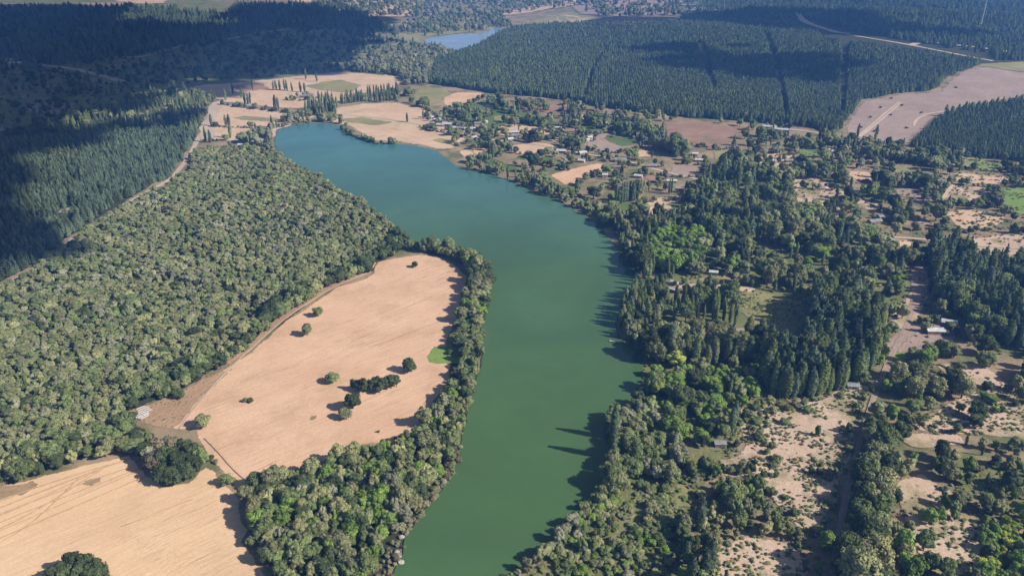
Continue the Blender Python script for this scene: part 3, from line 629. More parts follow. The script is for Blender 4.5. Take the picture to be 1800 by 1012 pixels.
def zone(name, poly, sp, mixl, hr, keep=1.0, clump=0.0, rows=None, wf=None, far=None, force=False, jit=.42, trim=True):
    """scatter trees over a px polygon. mixl: (kind, tone, weight, width/height) ; hr: height range in metres"""
    g = np.array([ground(*p) for p in poly]); x0, y0 = g.min(0); x1, y1 = g.max(0)
    a = rows if rows is not None else rng.uniform(0, 1.5)
    c, s = math.cos(a), math.sin(a); cx, cy = (x0 + x1) / 2, (y0 + y1) / 2; rad = .5 * math.hypot(x1 - x0, y1 - y0) + sp
    u = np.arange(-rad, rad, sp); UU, VV = np.meshgrid(u, u * .92); UU = UU + (np.arange(len(u)) % 2)[:, None] * sp * .5
    if rows is not None: jj = .16
    else: jj = jit
    UU = UU + rng.uniform(-jj, jj, UU.shape) * sp; VV = VV + rng.uniform(-jj, jj, UU.shape) * sp
    x = (cx + c * UU - s * VV).ravel(); y = (cy + s * UU + c * VV).ravel()
    k = (x > x0 - 5) & (x < x1 + 5) & (y > max(y0 - 5, 60)) & (y < y1 + 5); x, y = x[k], y[k]
    z = height(x, y); px, py, dep = project(x, y, z)
    k = (px > -70) & (px < 1870) & (py > -25) & (py < 1075); x, y, z, px, py, dep = (q[k] for q in (x, y, z, px, py, dep))
    wx = px + (vnoise(x, y, 14, 1) - .5) * 7 * F / dep; wy = py + (vnoise(x, y, 14, 2) - .5) * 3.5 * F / dep
    k = inside(wx, wy, poly) | inside(px, py, poly)
    for q in ZONES: k &= ~inside(wx, wy, q)
    if trim:
        for q in BARE: k &= ~inside(px, py, q)
        k &= ~roadmask(px, py)
        qx, qy, _ = project(x, y, z + np.mean(hr) * .7)
        for q in CLEAR: k &= ~inside(qx, qy, q)
        k &= ~roadmask(qx, qy, True)
        qx, qy, _ = project(x, y, z + np.mean(hr) * .35)
        k &= ~roadmask(qx, qy, True)
    p = np.full(x.shape, keep)
    if clump: p = p * np.clip((vnoise(x, y, 34, 7) * .6 + vnoise(x, y, 13, 8) * .4 - .5) * clump + .5, 0, 1)
    big = np.ones(x.shape)
    if far:   # farther: fewer and larger
        big = 1 + np.clip((y - far[0]) / (far[1] - far[0]), 0, 1) * (far[2] - 1); p = p / big ** 2
    k &= rng.uniform(0, 1, x.shape) < p
    x, y, big = x[k], y[k], big[k]
    ws = np.array([m_[2] for m_ in mixl], float); ws /= ws.sum()
    tn = vnoise(x, y, 45 if not rows else 160, 21)           # stands of one kind rather than an even mix
    ch = rng.uniform(0, 1, len(x)) * .62 + tn * .38; ch = np.argsort(np.argsort(ch)) / max(1, len(x))
    cum = np.cumsum(ws)
    for i in range(len(x)):
        kk, tone, _, wr = mixl[min(len(mixl) - 1, int(np.searchsorted(cum, ch[i])))]
        h = rng.uniform(*hr) * math.exp(min(.22, rng.normal(0, .08 if rows else .16))) * (1.0 if kk != 'shrub' else .45) * (.75 + .5 * float(vnoise(x[i], y[i], 220 if rows else 30, 31))) * (big[i] ** .5)
        put(kk, x[i], y[i], h * wr * rng.uniform(.85, 1.2) * big[i] ** .5, h, tone, name)
    ZONES.append(poly)
    return len(x)

BARE += [LAKE, FAR_LAKE, PINKF, FIELD_M, FIELD_L]
CLEAR = [[(750,627),(765,607),(808,608),(810,638),(770,640),(754,636)], [(1380,20),(1440,38),(1490,53),(1600,73),(1745,98),(1745,110),(1600,90),(1490,72),(1465,70),(1395,42)], [(228,724),(262,706),(330,688),(330,745),(318,758),(292,762),(262,752),(238,742)], [(1155,574),(1200,575),(1330,578),(1335,590),(1250,593),(1160,588)], [(1170,498),(1250,498),(1330,506),(1330,514),(1250,508),(1175,508)],
 [(1300,512),(1345,512),(1420,528),(1425,562),(1400,592),(1345,596),(1318,562),(1292,542)], [(1590,470),(1625,460),(1640,500),(1625,550),(1590,560),(1600,510)], [(1560,850),(1620,832),(1660,870),(1600,900)], [(1640,930),(1700,900),(1730,960),(1690,1010),(1650,980)], [(1250,960),(1330,945),(1400,965),(1380,1012),(1280,1012)], [(1560,758),(1700,765),(1700,782),(1600,786)], [(1190,855),(1232,846),(1226,892),(1180,900)], [(1390,320),(1440,312),(1470,335),(1450,360),(1400,350)], [(1560,600),(1590,570),(1640,562),(1685,574),(1678,598),(1640,604),(1585,612)],
 [(962,308),(1030,290),(1070,290),(1040,312),(995,330)], [(942,277),(960,274),(1006,286),(990,297),(948,286)], [(878,270),(890,266),(935,278),(925,284)],
 [(1655,374),(1700,366),(1765,378),(1745,402),(1690,405)], [(1655,348),(1672,326),(1730,328),(1740,350)], [(1672,303),(1760,308),(1785,318),(1770,326),(1680,322)],
 [(1755,332),(1900,330),(1900,383),(1790,376)], [(900,255),(965,250),(990,258),(935,277),(893,262)], [(1160,214),(1310,224),(1280,252),(1250,260),(1215,250),(1170,238)],
 [(1310,285),(1350,270),(1398,276),(1395,290)], [(1030,240),(1085,222),(1060,245),(1110,262),(1030,262)], [(1055,240),(1120,245),(1118,256),(1090,258)],
 [(92,375),(110,366),(140,360),(138,368),(105,378)], [(48,378),(58,377),(64,392),(56,398)], [(1120,352),(1225,335),(1225,348),(1130,364)],
 [(1105,283),(1180,290),(1160,303),(1120,300)], [(1575,424),(1600,420),(1610,432),(1598,440),(1580,436)], [(1350,735),(1470,700),(1505,720),(1480,800),(1450,790),(1380,800)],
 [(1330,850),(1400,830),(1450,850),(1455,890),(1430,930),(1380,915)], [(1690,645),(1740,665),(1770,705),(1700,700)], [(1700,740),(1800,735),(1870,745),(1870,765),(1720,762)],
 [(1690,283),(1790,287),(1790,298),(1700,295)], [(1690,425),(1740,412),(1860,412),(1860,436),(1760,448)], [(1060,345),(1120,326),(1095,350)], [(1100,850),(1130,870),(1140,905),(1090,930),(1080,890)]]
BARE += CLEAR + [p for p, _ in PLOTS] 
CLEAR += [p for p, _ in PLOTS[7:14]]
BARE += [[(1478,66),(1494,66),(1489,130),(1484,205),(1474,205),(1475,130)], [(1228,78),(1238,78),(1247,100),(1250,125),(1262,162),(1252,162),(1240,132),(1226,98)],
 [(1180,95),(1240,100),(1330,102),(1330,105),(1240,103.5),(1180,98)], [(850,160),(905,100),(950,62),(956,62),(912,102),(860,161)], [(1020,176),(1040,120),(1075,70),(1081,70),(1047,122),(1030,178)],
 [(1340,60),(1352,60),(1372,120),(1388,215),(1378,215),(1362,122)], [(120,408),(118,300),(122,300),(130,402)], [(1500,8),(1800,22),(1800,26),(1500,12)], [(1560,48),(1800,60),(1800,63),(1560,51)]]

W = {}   # zone -> (where words, group)
def zz(name, where, group, *a, **k): W[name] = (where, group); zone(name, *a, **k)
BL = lambda *t: [('broad', a, b, c) for a, b, c in t]
# ---- left side
zz('point_tip', 'beside the grass at the tip of the field point', 'trees along the lake edge of the field', [(716,436),(740,438),(790,440),(828,452),(848,468),(860,484),(862,500),(826,510),(826,484),(800,462),(770,447),(735,444)], 6.0,
   BL(('green', 4, .95), ('dark', 3, 1.0), ('olive', 3, .95), ('bright', 1, .9)), (9, 15))
zz('strip', 'in the belt between the dry field and the lake', 'trees along the lake edge of the field', [(826,510),(862,500),(855,532),(848,572),(850,602),(846,632),(840,655),(830,690),(824,720),(821,742),(806,785),(795,815),(745,790),(740,750),(755,735),(775,705),(797,665),(800,640),(795,630),(796,605),(810,560)], 5.0,
   BL(('green', 4, .95), ('olive', 4, .95), ('dark', 2, 1.0), ('pale', 1, .9), ('bright', 1, .9), ('grey', 1, .8)), (7.5, 12))
zz('reeds', 'on the muddy shore below the lower wood', 'shrubs on the muddy shore', [(808,785),(806,812),(790,842),(770,872),(748,897),(730,925),(716,945),(706,940),(720,912),(740,885),(765,855),(785,820),(795,790)], 3.0,
   [('shrub', 'brown', 6, 1.4), ('shrub', 'olive', 3, 1.4), ('shrub', 'grey', 2, 1.3)], (5, 10), trim=False)
zz('reeds2', 'on the muddy bank at the foot of the lower wood', 'shrubs on the muddy shore', [(706,955),(700,985),(688,1015),(660,1060),(630,1060),(655,1010),(672,975),(690,950)], 3.2,
   [('shrub', 'brown', 5, 1.4), ('shrub', 'grey', 3, 1.4), ('shrub', 'olive', 3, 1.2)], (5, 9), trim=False)
zz('lower_wood', 'in the rounded wood at the bottom between field and lake', 'trees of the lower wood by the lake', [(745,790),(720,775),(700,790),(660,800),(620,808),(570,822),(530,836),(490,850),(450,866),(432,878),(428,895),(446,925),(436,952),(458,985),(474,1012),(490,1100),(630,1100),(655,1010),(690,950),(720,912),(765,855),(795,800)], 5.4,
   BL(('olive', 4, .9), ('green', 5, .95), ('pale', 2.5, .9), ('dark', 2.5, 1.0), ('bright', 3, .9), ('grey', 1.4, .85)), (8, 12.5))
zz('native_edge', 'along the field edge of the big left wood', 'trees of the big left wood', [(712,432),(690,452),(662,462),(655,482),(590,503),(560,524),(500,563),(460,600),(400,642),(335,676),(310,692),(262,710),(232,722),(245,744),(262,760),(262,790),(205,806),(150,818),(30,848),(-150,895),(-150,860),(20,815),(130,785),(200,765),(215,730),(250,690),(330,650),(400,620),(450,575),(540,515),(590,485),(640,465),(680,435),(700,412)], 6.0,
   BL(('dark', 4, 1.1), ('green', 4, 1.0), ('olive', 2.5, .95), ('pale', 1, .9)), (8, 12.5))
zz('native_near', 'in the big left wood', 'trees of the big left wood', [(-150,900),(-150,570),(0,512),(100,500),(400,520),(590,480),(700,430),(640,489),(560,528),(500,567),(440,620),(340,676),(262,710),(232,722),(290,770),(150,808)], 4.7,
   BL(('olive', 7, 1.1), ('pale', 1.6, 1.0), ('green', 3.0, 1.1), ('grey', 1.4, 1.0), ('dark', .9, 1.2), ('bright', .3, 1)), (5.5, 8.5))
zz('native_far', 'in the far half of the big left wood', 'trees of the big left wood', [(0,512),(60,480),(130,428),(200,378),(260,348),(300,328),(332,308),(345,268),(380,264),(440,262),(490,276),(515,292),(560,312),(600,340),(640,362),(675,386),(700,412),(712,432),(590,500),(300,540),(0,540),(-150,600)], 5.5,
   BL(('olive', 8, 1.1), ('green', 3, 1.1), ('pale', 1.2, 1.0), ('grey', 1.4, 1.1), ('dark', .4, 1.2)), (5.5, 8.5))
# ---- left plantation and its surroundings
BLEFT = [[(52,372),(64,372),(66,400),(54,400)]]
zz('lake_head', 'by the narrow upper end of the lake', 'trees round the upper end of the lake', [(440,262),(425,250),(440,235),(470,225),(500,210),(545,205),(600,208),(612,222),(575,217),(510,221),(486,230),(482,252),(488,272)], 6.5,
   [('broad', 'olive', 4, .9), ('broad', 'grey', 3, .9), ('poplar', 'green', 3, .22), ('shrub', 'green', 3, 1.2)], (9, 16), keep=.8, clump=1.5)
zz('plantation_left', 'in the pine plantation left of the dirt road', 'plantation pines left of the road', [(-200,620),(0,498),(60,466),(120,418),(190,368),(250,333),(296,312),(322,275),(345,238),(300,236),(180,240),(0,258),(-200,300)], 5.0,
   [('pine', 'blue', 5, .46), ('pine', 'dark', 1, .46)], (9, 12), rows=R(78), far=(450, 1200, 1.3))
zz('roadside_left', 'beside the dirt road at the far left', 'trees beside the left dirt road', [(180,240),(300,236),(345,238),(365,195),(380,172),(330,165),(200,185),(120,205),(100,240)], 7,
   [('pine', 'green', 4, .4), ('pine', 'blue', 2, .4), ('broad', 'olive', 2, .8), ('poplar', 'green', 1, .25)], (10, 16), keep=.85, clump=1.2)
zz('scrub_left', 'in the dark rough country at the far left', 'trees in the far left rough country', [(-200,300),(0,258),(100,240),(120,205),(200,185),(330,165),(310,150),(400,142),(480,138),(600,126),(640,115),(700,100),(745,82),(690,60),(640,52),(500,52),(300,90),(0,130),(-200,140)], 13,
   [('pine', 'blue', 5, .5), ('broad', 'dark', 4, .9), ('shrub', 'dark', 4, 1.4)], (9, 14), keep=.9, clump=.9, far=(1000, 2600, 1.35))
zz('back_left', 'in the distant wood at the upper left', 'trees of the distant upper left wood', [(-200,140),(0,130),(300,90),(500,52),(600,52),(700,60),(640,25),(600,10),(420,10),(395,28),(300,18),(230,14),(-200,18)], 14,
   [('pine', 'blue', 6, .6), ('pine', 'dark', 2, .6)], (12, 18), far=(1500, 3400, 1.35))
zz('mid_wood', 'in the greyish wood below the far lake', 'trees of the wood below the far lake', [(600,124),(620,104),(680,88),(745,84),(780,92),(800,98),(760,108),(755,148),(735,150),(715,140),(700,133)], 9,
   [('broad', 'grey', 5, .8), ('pine', 'green', 3, .4), ('broad', 'olive', 2, .9)], (12, 18))
zz('creek_trees', 'in the shrubby belt beside the small pale field', 'trees of the farm hedgerows', [(700,134),(715,140),(735,152),(722,178),(745,180),(770,190),(800,192),(850,182),(860,172),(880,176),(870,196),(800,202),(770,200),(740,188),(700,178),(680,180),(690,160),(712,150)], 7.5,
   [('broad', 'green', 5, 1.1), ('broad', 'olive', 4, 1.0), ('shrub', 'green', 4, 1.4)], (8, 15), keep=.7, clump=2)
# ---- right plantation
zz('plantation_right', 'in the great pine plantation', 'plantation pines of the great upper right plantation', [(757,146),(870,164),(960,171),(1060,188),(1170,203),(1280,210),(1420,222),(1468,236),(1484,215),(1503,190),(1515,175),(1580,163),(1640,158),(1665,135),(1725,112),(1690,98),(1600,80),(1490,60),(1385,28),(1190,46),(1000,46),(905,50),(875,62),(850,76),(815,92),(762,104)], 4.9,
   [('pine', 'blue', 5, .54), ('pine', 'dark', .5, .5), ('pine', 'green', 2.6, .56)], (9, 11.5), rows=R(84), far=(900, 2700, 1.7))
zz('behind_road', 'in the forest on the far side of the ridge road', 'trees of the forest beyond the ridge road', [(1385,28),(1490,60),(1600,80),(1690,98),(1745,106),(1900,108),(1900,-40),(1250,-40),(1190,46)], 11,
   [('pine', 'blue', 5, .6), ('pine', 'green', 2, .6)], (11, 15), far=(1800, 3400, 1.4))
zz('pines_right', 'in the dense pine block below the pinkish field', 'plantation pines of the right hand block', [(1625,262),(1600,258),(1628,230),(1650,212),(1700,194),(1800,186),(1900,188),(1900,290),(1800,284),(1720,275)], 6.2,
   [('pine', 'blue', 5, .48), ('pine', 'green', 2, .48)], (11, 14), rows=R(70))
zz('far_town_trees', 'in the distant country beyond the far lake', 'trees of the distant country', [(560,12),(640,30),(740,32),(880,28),(950,18),(1000,12),(1060,30),(1190,30),(1290,20),(1300,-20),(560,-20)], 14,
   [('broad', 'green', 4, .9), ('pine', 'blue', 2, .5), ('broad', 'grey', 3, .9)], (11, 18), keep=.55, clump=2.5, far=(1800, 3400, 1.3))
zz('far_lake_trees', 'round the far lake', 'trees round the far lake', [(690,60),(730,35),(800,28),(880,28),(900,48),(868,50),(838,56),(790,60),(745,68)], 12,
   [('broad', 'green', 4, .9), ('pine', 'green', 2, .5), ('broad', 'grey', 3, .9)], (12, 18), keep=.8, clump=2)
# ---- right shore and wooded right side
BARE_R = []
zz('willow', 'in the rounded fresh green grove above the shore house', 'fresh green trees of the upper shore grove', [(1140,428),(1180,412),(1222,425),(1235,452),(1222,475),(1165,482),(1140,465)], 7.5, BL(('bright', 6, 1.1), ('green', 2, 1.0)), (13, 17))
zz('shore_upper', 'on the steep right shore below the farmland', 'trees on the upper right shore', [(1075,400),(1120,392),(1200,386),(1235,402),(1180,412),(1140,426),(1134,470),(1138,505),(1128,492),(1110,462),(1088,430)], 6,
   [('poplar', 'green', 5, .2), ('poplar', 'olive', 2, .2), ('broad', 'dark', 4, .9), ('broad', 'olive', 2, .8)], (13, 22), keep=.85)
zz('shore_wood', 'in the dense wood of the shore bulge', 'trees of the wood on the shore bulge', [(1098,520),(1130,508),(1165,512),(1162,560),(1152,572),(1160,592),(1250,597),(1335,600),(1340,640),(1240,645),(1180,640),(1135,640),(1118,615),(1098,598),(1086,575),(1094,540)], 5.8,
   [('poplar', 'green', 7, .29), ('poplar', 'olive', 5, .3), ('poplar', 'blue', 2, .28), ('broad', 'dark', 2, .8), ('broad', 'olive', 3, .8)], (13, 20))
zz('garden_poplars', 'between the pink clearing and the shore path', 'poplars round the pink clearing', [(1165,514),(1250,510),(1310,520),(1325,565),(1330,576),(1200,572),(1163,566)], 7.5,
   [('poplar', 'green', 5, .2), ('poplar', 'blue', 3, .2), ('broad', 'green', 3, .9)], (14, 21), keep=.75)
zz('poplar_wood', 'in the dense poplar plantation', 'poplars of the dense plantation', [(1338,602),(1395,596),(1425,560),(1430,530),(1470,512),(1525,532),(1545,590),(1535,650),(1505,675),(1440,702),(1380,705),(1342,690)], 5.4,
   [('poplar', 'blue', 4, .29), ('poplar', 'green', 6, .29), ('poplar', 'olive', 1.5, .24)], (18, 24))
zz('green_wood', 'in the leafy green wood behind the shore', 'leafy green trees behind the shore', [(1135,642),(1240,646),(1340,642),(1342,690),(1320,708),(1290,735),(1275,790),(1230,790),(1180,770),(1150,720),(1125,700),(1138,672)], 7.2,
   BL(('bright', 6, 1.05), ('green', 3, 1.0), ('olive', 2, .95), ('dark', 1, 1.0), ('lime', .8, 1)) + [('poplar', 'green', 1.2, .25), ('shrub', 'bright', 2.5, 1.4)], (9, 14), keep=.95, clump=1.2)
zz('grey_shore', 'on the lower right shore opposite the lower wood', 'trees of the lower right shore', [(1085,722),(1125,700),(1150,720),(1180,770),(1200,800),(1180,850),(1110,850),(1078,870),(1062,860),(1068,825),(1080,800),(1080,760)], 5.6,
   BL(('olive', 4, .95), ('green', 4, .95), ('grey', 2, .9)) + [('poplar', 'blue', 1, .25)], (7.5, 12.5))
zz('pale_shore', 'on the pale shrubby bank near the bottom of the lake', 'shrubs of the pale shrubby bank', [(1062,860),(1110,850),(1180,850),(1230,800),(1262,800),(1236,835),(1225,900),(1180,960),(1160,1100),(860,1100),(920,1002),(968,960),(1003,920),(1045,885)], 3.3,
   [('shrub', 'olive', 4, 1.5), ('shrub', 'green', 4, 1.4), ('shrub', 'grey', 2, 1.5), ('shrub', 'bright', 3, 1.4), ('shrub', 'pale', 2, 1.4), ('broad', 'green', .5, .8)], (6, 12), keep=.95, clump=2.2)
W['waterline'] = ('on the waterline of the lower right bank', 'trees on the lower right waterline')
for (x0, y0), (x1, y1) in zip([(1064,862),(1046,884),(1016,908),(1003,920),(970,958),(920,1003),(888,1032)], [(1046,884),(1016,908),(1003,920),(970,958),(920,1003),(888,1032),(840,1085)]):
    n_ = max(2, int(math.hypot(x1 - x0, y1 - y0) / 11))
    for i_ in range(n_):
        t_ = (i_ + random.random()) / n_; gx_, gy_ = ground(x0 + (x1 - x0) * t_ + 3 + random.uniform(0, 9), y0 + (y1 - y0) * t_ + 2); hh_ = random.uniform(5.5, 11)
        put('broad', gx_, gy_, hh_ * random.uniform(.7, .95), hh_, random.choice(('olive', 'grey', 'green', 'olive', 'brown')), 'waterline')
zz('belt', 'in the mixed belt north of the shore house', 'trees of the mixed belt', [(1235,452),(1300,440),(1400,402),(1480,398),(1560,428),(1605,442),(1615,480),(1608,500),(1560,520),(1525,530),(1470,510),(1430,526),(1340,506),(1200,492),(1150,492),(1170,482),(1222,476)], 7.0,
   BL(('dark', 2, .8), ('olive', 4, .9), ('green', 4, .9), ('pale', 2, .8), ('bright', 1.5, .9)) + [('poplar', 'green', 2.5, .22), ('poplar', 'blue', 2, .22), ('pine', 'blue', 2, .4)], (10, 18), keep=.93, clump=1.6)
zz('dark_wood', 'in the tall dark wood above the fresh green grove', 'trees of the tall dark wood', [(1185,400),(1200,340),(1240,312),(1280,290),(1340,312),(1385,345),(1398,400),(1300,440),(1238,450),(1225,425)], 6.6,
   [('poplar', 'blue', 3, .3), ('poplar', 'green', 6, .3), ('pine', 'blue', 2, .5), ('broad', 'green', 6, .8), ('broad', 'olive', 3, .8), ('broad', 'dark', 1.5, .8)], (14, 22), keep=.93, clump=1.4)
zz('right_wood', 'in the dark wood at the right edge', 'trees of the dark right hand wood', [(1622,468),(1640,445),(1700,440),(1760,455),(1900,440),(1900,640),(1780,612),(1725,600),(1690,565),(1640,525)], 6.8,
   [('poplar', 'blue', 5, .32), ('poplar', 'green', 4, .32), ('pine', 'blue', 5, .4), ('broad', 'green', 2, .8)], (15, 21))
zz('house_wood', 'in the open wood round the white house', 'trees round the white house', [(1545,590),(1560,530),(1608,500),(1640,525),(1690,565),(1725,600),(1780,612),(1900,640),(1900,700),(1790,698),(1750,655),(1700,636),(1640,640),(1700,690),(1655,720),(1570,760),(1545,755),(1540,700),(1535,650)], 8,
   BL(('olive', 4, .9), ('pale', 3, .85), ('green', 3, .9), ('dark', 2, .9), ('bright', 1.2, .9)) + [('poplar', 'green', 1.6, .25)], (10, 17), keep=.95, clump=1.0)
zz('road_trees', 'lining the sandy road', 'trees lining the sandy road', [(1548,650),(1600,660),(1590,760),(1560,850),(1540,930),(1530,1080),(1458,1080),(1476,960),(1494,880),(1506,820),(1522,740)], 5.6,
   BL(('olive', 4, .9), ('green', 3, .9), ('dark', 3, .85), ('pale', 1.5, .85)), (12, 17), keep=.97)
zz('sand_shrubs', 'on the sandy clearing left of the road', 'shrubs on the sandy clearing', [(1290,735),(1350,706),(1440,703),(1505,676),(1535,690),(1520,740),(1500,820),(1485,890),(1462,960),(1440,945),(1400,932),(1350,872),(1300,842),(1236,835),(1262,800)], 5,
   [('shrub', 'olive', 4, 1.5), ('shrub', 'green', 3, 1.3), ('shrub', 'pale', 2, 1.3), ('shrub', 'dark', 2, 1.0)], (7, 14), keep=.95, clump=2.2)
zz('sand_right', 'on the sandy ground at the right edge', 'shrubs on the right hand sandy ground', [(1640,640),(1700,636),(1750,655),(1790,700),(1900,716),(1900,775),(1740,768),(1655,762),(1560,760),(1655,720),(1700,690)], 8,
   [('shrub', 'olive', 4, 1.4), ('shrub', 'bright', 2, 1.4), ('broad', 'olive', 2, .85), ('shrub', 'dark', 2, 1.0)], (8, 13), keep=.5, clump=2.0)
zz('lime_corner', 'in the bright thicket at the bottom right corner', 'bright trees of the bottom right corner', [(1715,960),(1730,930),(1800,920),(1900,930),(1900,1100),(1720,1100)], 5.5,
   BL(('lime', 5, .9), ('bright', 4, .95), ('green', 2, .9)), (7, 11))
zz('lower_left_mix', 'in the thicket between the lower shore and the sandy road', 'trees between lower shore and sandy road', [(1160,1100),(1180,960),(1225,900),(1236,835),(1300,842),(1350,872),(1400,932),(1440,945),(1474,940),(1460,1100)], 5.8,
   BL(('dark', 1.6, .75), ('olive', 3, .75), ('green', 4, .8), ('pale', 2, .85), ('bright', 2.5, .75)) + [('poplar', 'blue', 1.3, .26), ('shrub', 'green', 2, 1.2)], (7, 12.5), keep=.88, clump=2)
zz('lower_right_mix', 'in the broken wood right of the sandy road', 'trees right of the sandy road', [(1520,1100),(1530,930),(1545,850),(1570,760),(1655,762),(1740,768),(1900,780),(1900,1100)], 5.8,
   BL(('dark', 1.6, .75), ('olive', 3, .75), ('green', 4, .8), ('pale', 2, .85), ('bright', 2.5, .75)) + [('poplar', 'green', .7, .26), ('shrub', 'olive', 3, 1.3)], (7, 12), keep=.88, clump=2.2)
# ---- farmland trees
zz('shore_far', 'on the far right shore below the farms', 'trees on the shore below the farms', [(800,286),(835,295),(870,298),(900,306),(950,322),(1000,342),(1040,362),(1080,388),(1078,402),(1060,402),(1035,382),(1010,368),(985,350),(950,341),(925,330),(890,315),(860,304),(830,299)], 6,
   [('broad', 'green', 4, .9), ('broad', 'olive', 4, .9), ('shrub', 'green', 4, 1.3), ('poplar', 'green', 1.2, .22)], (8, 14), keep=.8, clump=1.2)
zz('farm_grove', 'in the dark grove at the plantation edge of the farms', 'trees of the farm groves', [(984,196),(1005,190),(1012,205),(1030,215),(1080,216),(1105,220),(1180,232),(1215,255),(1215,275),(1180,278),(1140,262),(1120,240),(1085,236),(1060,220),(1010,228),(988,220)], 7,
   [('poplar', 'blue', 3, .24), ('broad', 'green', 4, .8), ('pine', 'blue', 3, .45), ('broad', 'olive', 2, .8)], (13, 19), keep=.8, clump=1)
zz('plantation_fringe', 'on the open edge of the great plantation', 'trees of the farm groves', [(1010,186),(1060,192),(1170,206),(1250,214),(1330,218),(1480,240),(1480,250),(1340,232),(1300,240),(1250,222),(1160,216),(1060,206),(1015,200)], 9,
   [('broad', 'pale', 3, .8), ('broad', 'green', 3, .9), ('poplar', 'green', 2, .25)], (8, 15), keep=.5, clump=2)
zz('upper_right', 'in the patchwork of woods and farms at the upper right', 'trees of the upper right patchwork', [(1290,290),(1240,262),(1340,236),(1480,246),(1600,264),(1720,282),(1900,300),(1900,440),(1760,455),(1700,440),(1640,445),(1605,440),(1560,428),(1480,398),(1400,402),(1385,345),(1340,312)], 8,
   BL(('dark', 3, .85), ('green', 4, .9), ('olive', 3.5, .9), ('grey', 1.5, .9), ('pale', 1.2, .8)) + [('poplar', 'green', 2, .24), ('pine', 'blue', 1.5, .45)], (10, 17), keep=.95, clump=2.0)
zz('village', 'among the farms between lake and plantation', 'trees among the farms', [(760,200),(880,176),(1000,182),(1080,220),(1180,278),(1290,290),(1240,312),(1200,340),(1185,400),(1085,392),(1040,362),(900,305),(810,285),(790,240)], 10,
   BL(('dark', 2, 1), ('green', 5, .9), ('olive', 4, .9), ('grey', 2, .9)) + [('shrub', 'green', 4, 1.4), ('shrub', 'olive', 3, 1.4), ('poplar', 'green', 1, .24)], (9, 15), keep=.62, clump=4.0)
# single trees and rows, placed one by one
def lone(k, px, py, w, h, tone, label, group=None, v=None):
    x, y = ground(px, py); put(k, x, y, w, h, tone, None, label, group, v)
for a in [('broad', 560, 556, 9, 7.5, 'green', 'lone round dark tree standing uppermost on the big dry field'),
 ('broad', 541, 589, 9, 9, 'olive', 'lone split crowned olive tree below the uppermost lone tree of the dry field'),
 ('broad', 720, 653, 10.5, 10, 'dark', 'lone dark tree closest to the green pond on the dry field'),
 ('broad', 585, 673, 10, 7, 'green', 'low dark tree just left of the tree clump on the dry field'),
 ('broad', 621, 718, 11, 11, 'dark', 'dark tree just below the tree clump on the dry field'),
 ('broad', 608, 735, 8.5, 7, 'olive', 'olive tree lowest of those below the clump on the dry field'),
 ('shrub', 432, 706, 4, 3, 'green', 'smaller of two low bushes side by side on the dry field'),
 ('shrub', 441, 706, 5, 3, 'dark', 'larger of two low bushes side by side on the dry field'),
 ('broad', 358, 750, 10.5, 8, 'olive', 'lone yellowish tree on the dry field above the big dark clump'),
 ('broad', 315, 699, 9, 6, 'green', 'low green tree between the white racks and the dry field'),
 ('shrub', 284, 701, 4.5, 3, 'dark', 'small dark bush at the wood edge near the white racks'),
 ('broad', 425, 619, 7, 6, 'pale', 'pale tree on the wood edge where the brown stubble begins'),
 ('shrub', 399, 850, 10, 7.5, 'green', 'round green bush standing where the two dry fields meet'),
 ('shrub', 371, 808, 5, 3, 'dark', 'small dark bush beside the big tree clump'),
 ('shrub', 380, 814, 3.5, 3, 'grey', 'small grey bush beside the big tree clump'),
 ('shrub', 790, 622, 6, 3.5, 'dark', 'dark bush growing in the green pond'),
 ('shrub', 695, 772, 2.4, 2, 'dark', 'tiny dark bush at the lower end of the dry field'),
 ('shrub', 665, 759, 2.6, 1.4, 'brown', 'tiny brown bush on the lower dry field')]: lone(a[0], a[1], a[2], a[3] * 1.2, a[4] * 1.12, *a[5:])
for i, (px, py, w, h) in enumerate([(628,686,9,9), (640,688,9,10), (652,686,8,8), (662,684,8,10), (676,684,8,9), (688,682,8,10), (697,680,7,9), (668,690,8,8)]):
    lone('broad', px, py, w * 1.15, h * 1.1, 'dark', 'dark tree in the long clump in the middle of the dry field', 'trees of the clump on the dry field')
for px, py, w, h, t in [(268,806,12,12,'dark'), (285,800,11,13,'brown'), (303,797,11,13,'brown'), (322,798,10,12,'dark'), (338,804,10,12,'dark'), (350,812,9,11,'green'), (276,824,12,12,'brown'), (296,820,12,14,'dark'),
   (318,822,12,13,'dark'), (340,826,9,11,'dark'), (288,842,11,11,'dark'), (308,845,11,10,'dark'), (328,838,10,11,'dark'), (272,812,10,12,'grey')]:
    lone('broad', px + (px - 306) * .14, py + 4, w * 1.22, h * 1.08, t, TONE_WORD[t] + ' tree in the big dark clump between the two dry fields', 'trees of the big clump between the fields')
for px, py, w, h in [(108,1024,13,12), (132,1008,13,13), (155,1008,13,13), (176,1018,13,12), (118,1034,13,13), (145,1026,14,14), (172,1034,13,13), (192,1040,11,10), (140,1052,14,12), (165,1060,14,11), (110,1060,12,10), (190,1062,10,8)]:
    lone('broad', px, py, w, h, 'dark', 'dark green tree in the round clump cut by the bottom left edge', 'trees of the bottom left clump')
for px, py, w, h in [(575,396,15,13), (455,320,13,13), (345,598,13,12), (405,523,13,11), (440,460,11,9), (730,470,8,6), (500,528,14,11)]:
    lone('broad', px, py, w, h, 'dark', 'broad dark tree rising above the paler canopy of the big left wood', 'broad dark trees of the big left wood')
pop = [(410,166),(444,158),(481,159),(486,158),(492,159),(501,159),(505,160),(514,161),(529,162),(536,163),(538,140),(557,144),(431,183),(436,184),(440,183),(482,190),(486,191),(490,193),
       (372,222),(398,223),(403,223),(405,243),(362,250),(370,251),(436,258),(442,257),(452,237),(479,227),(508,216),(424,173),(397,176)]
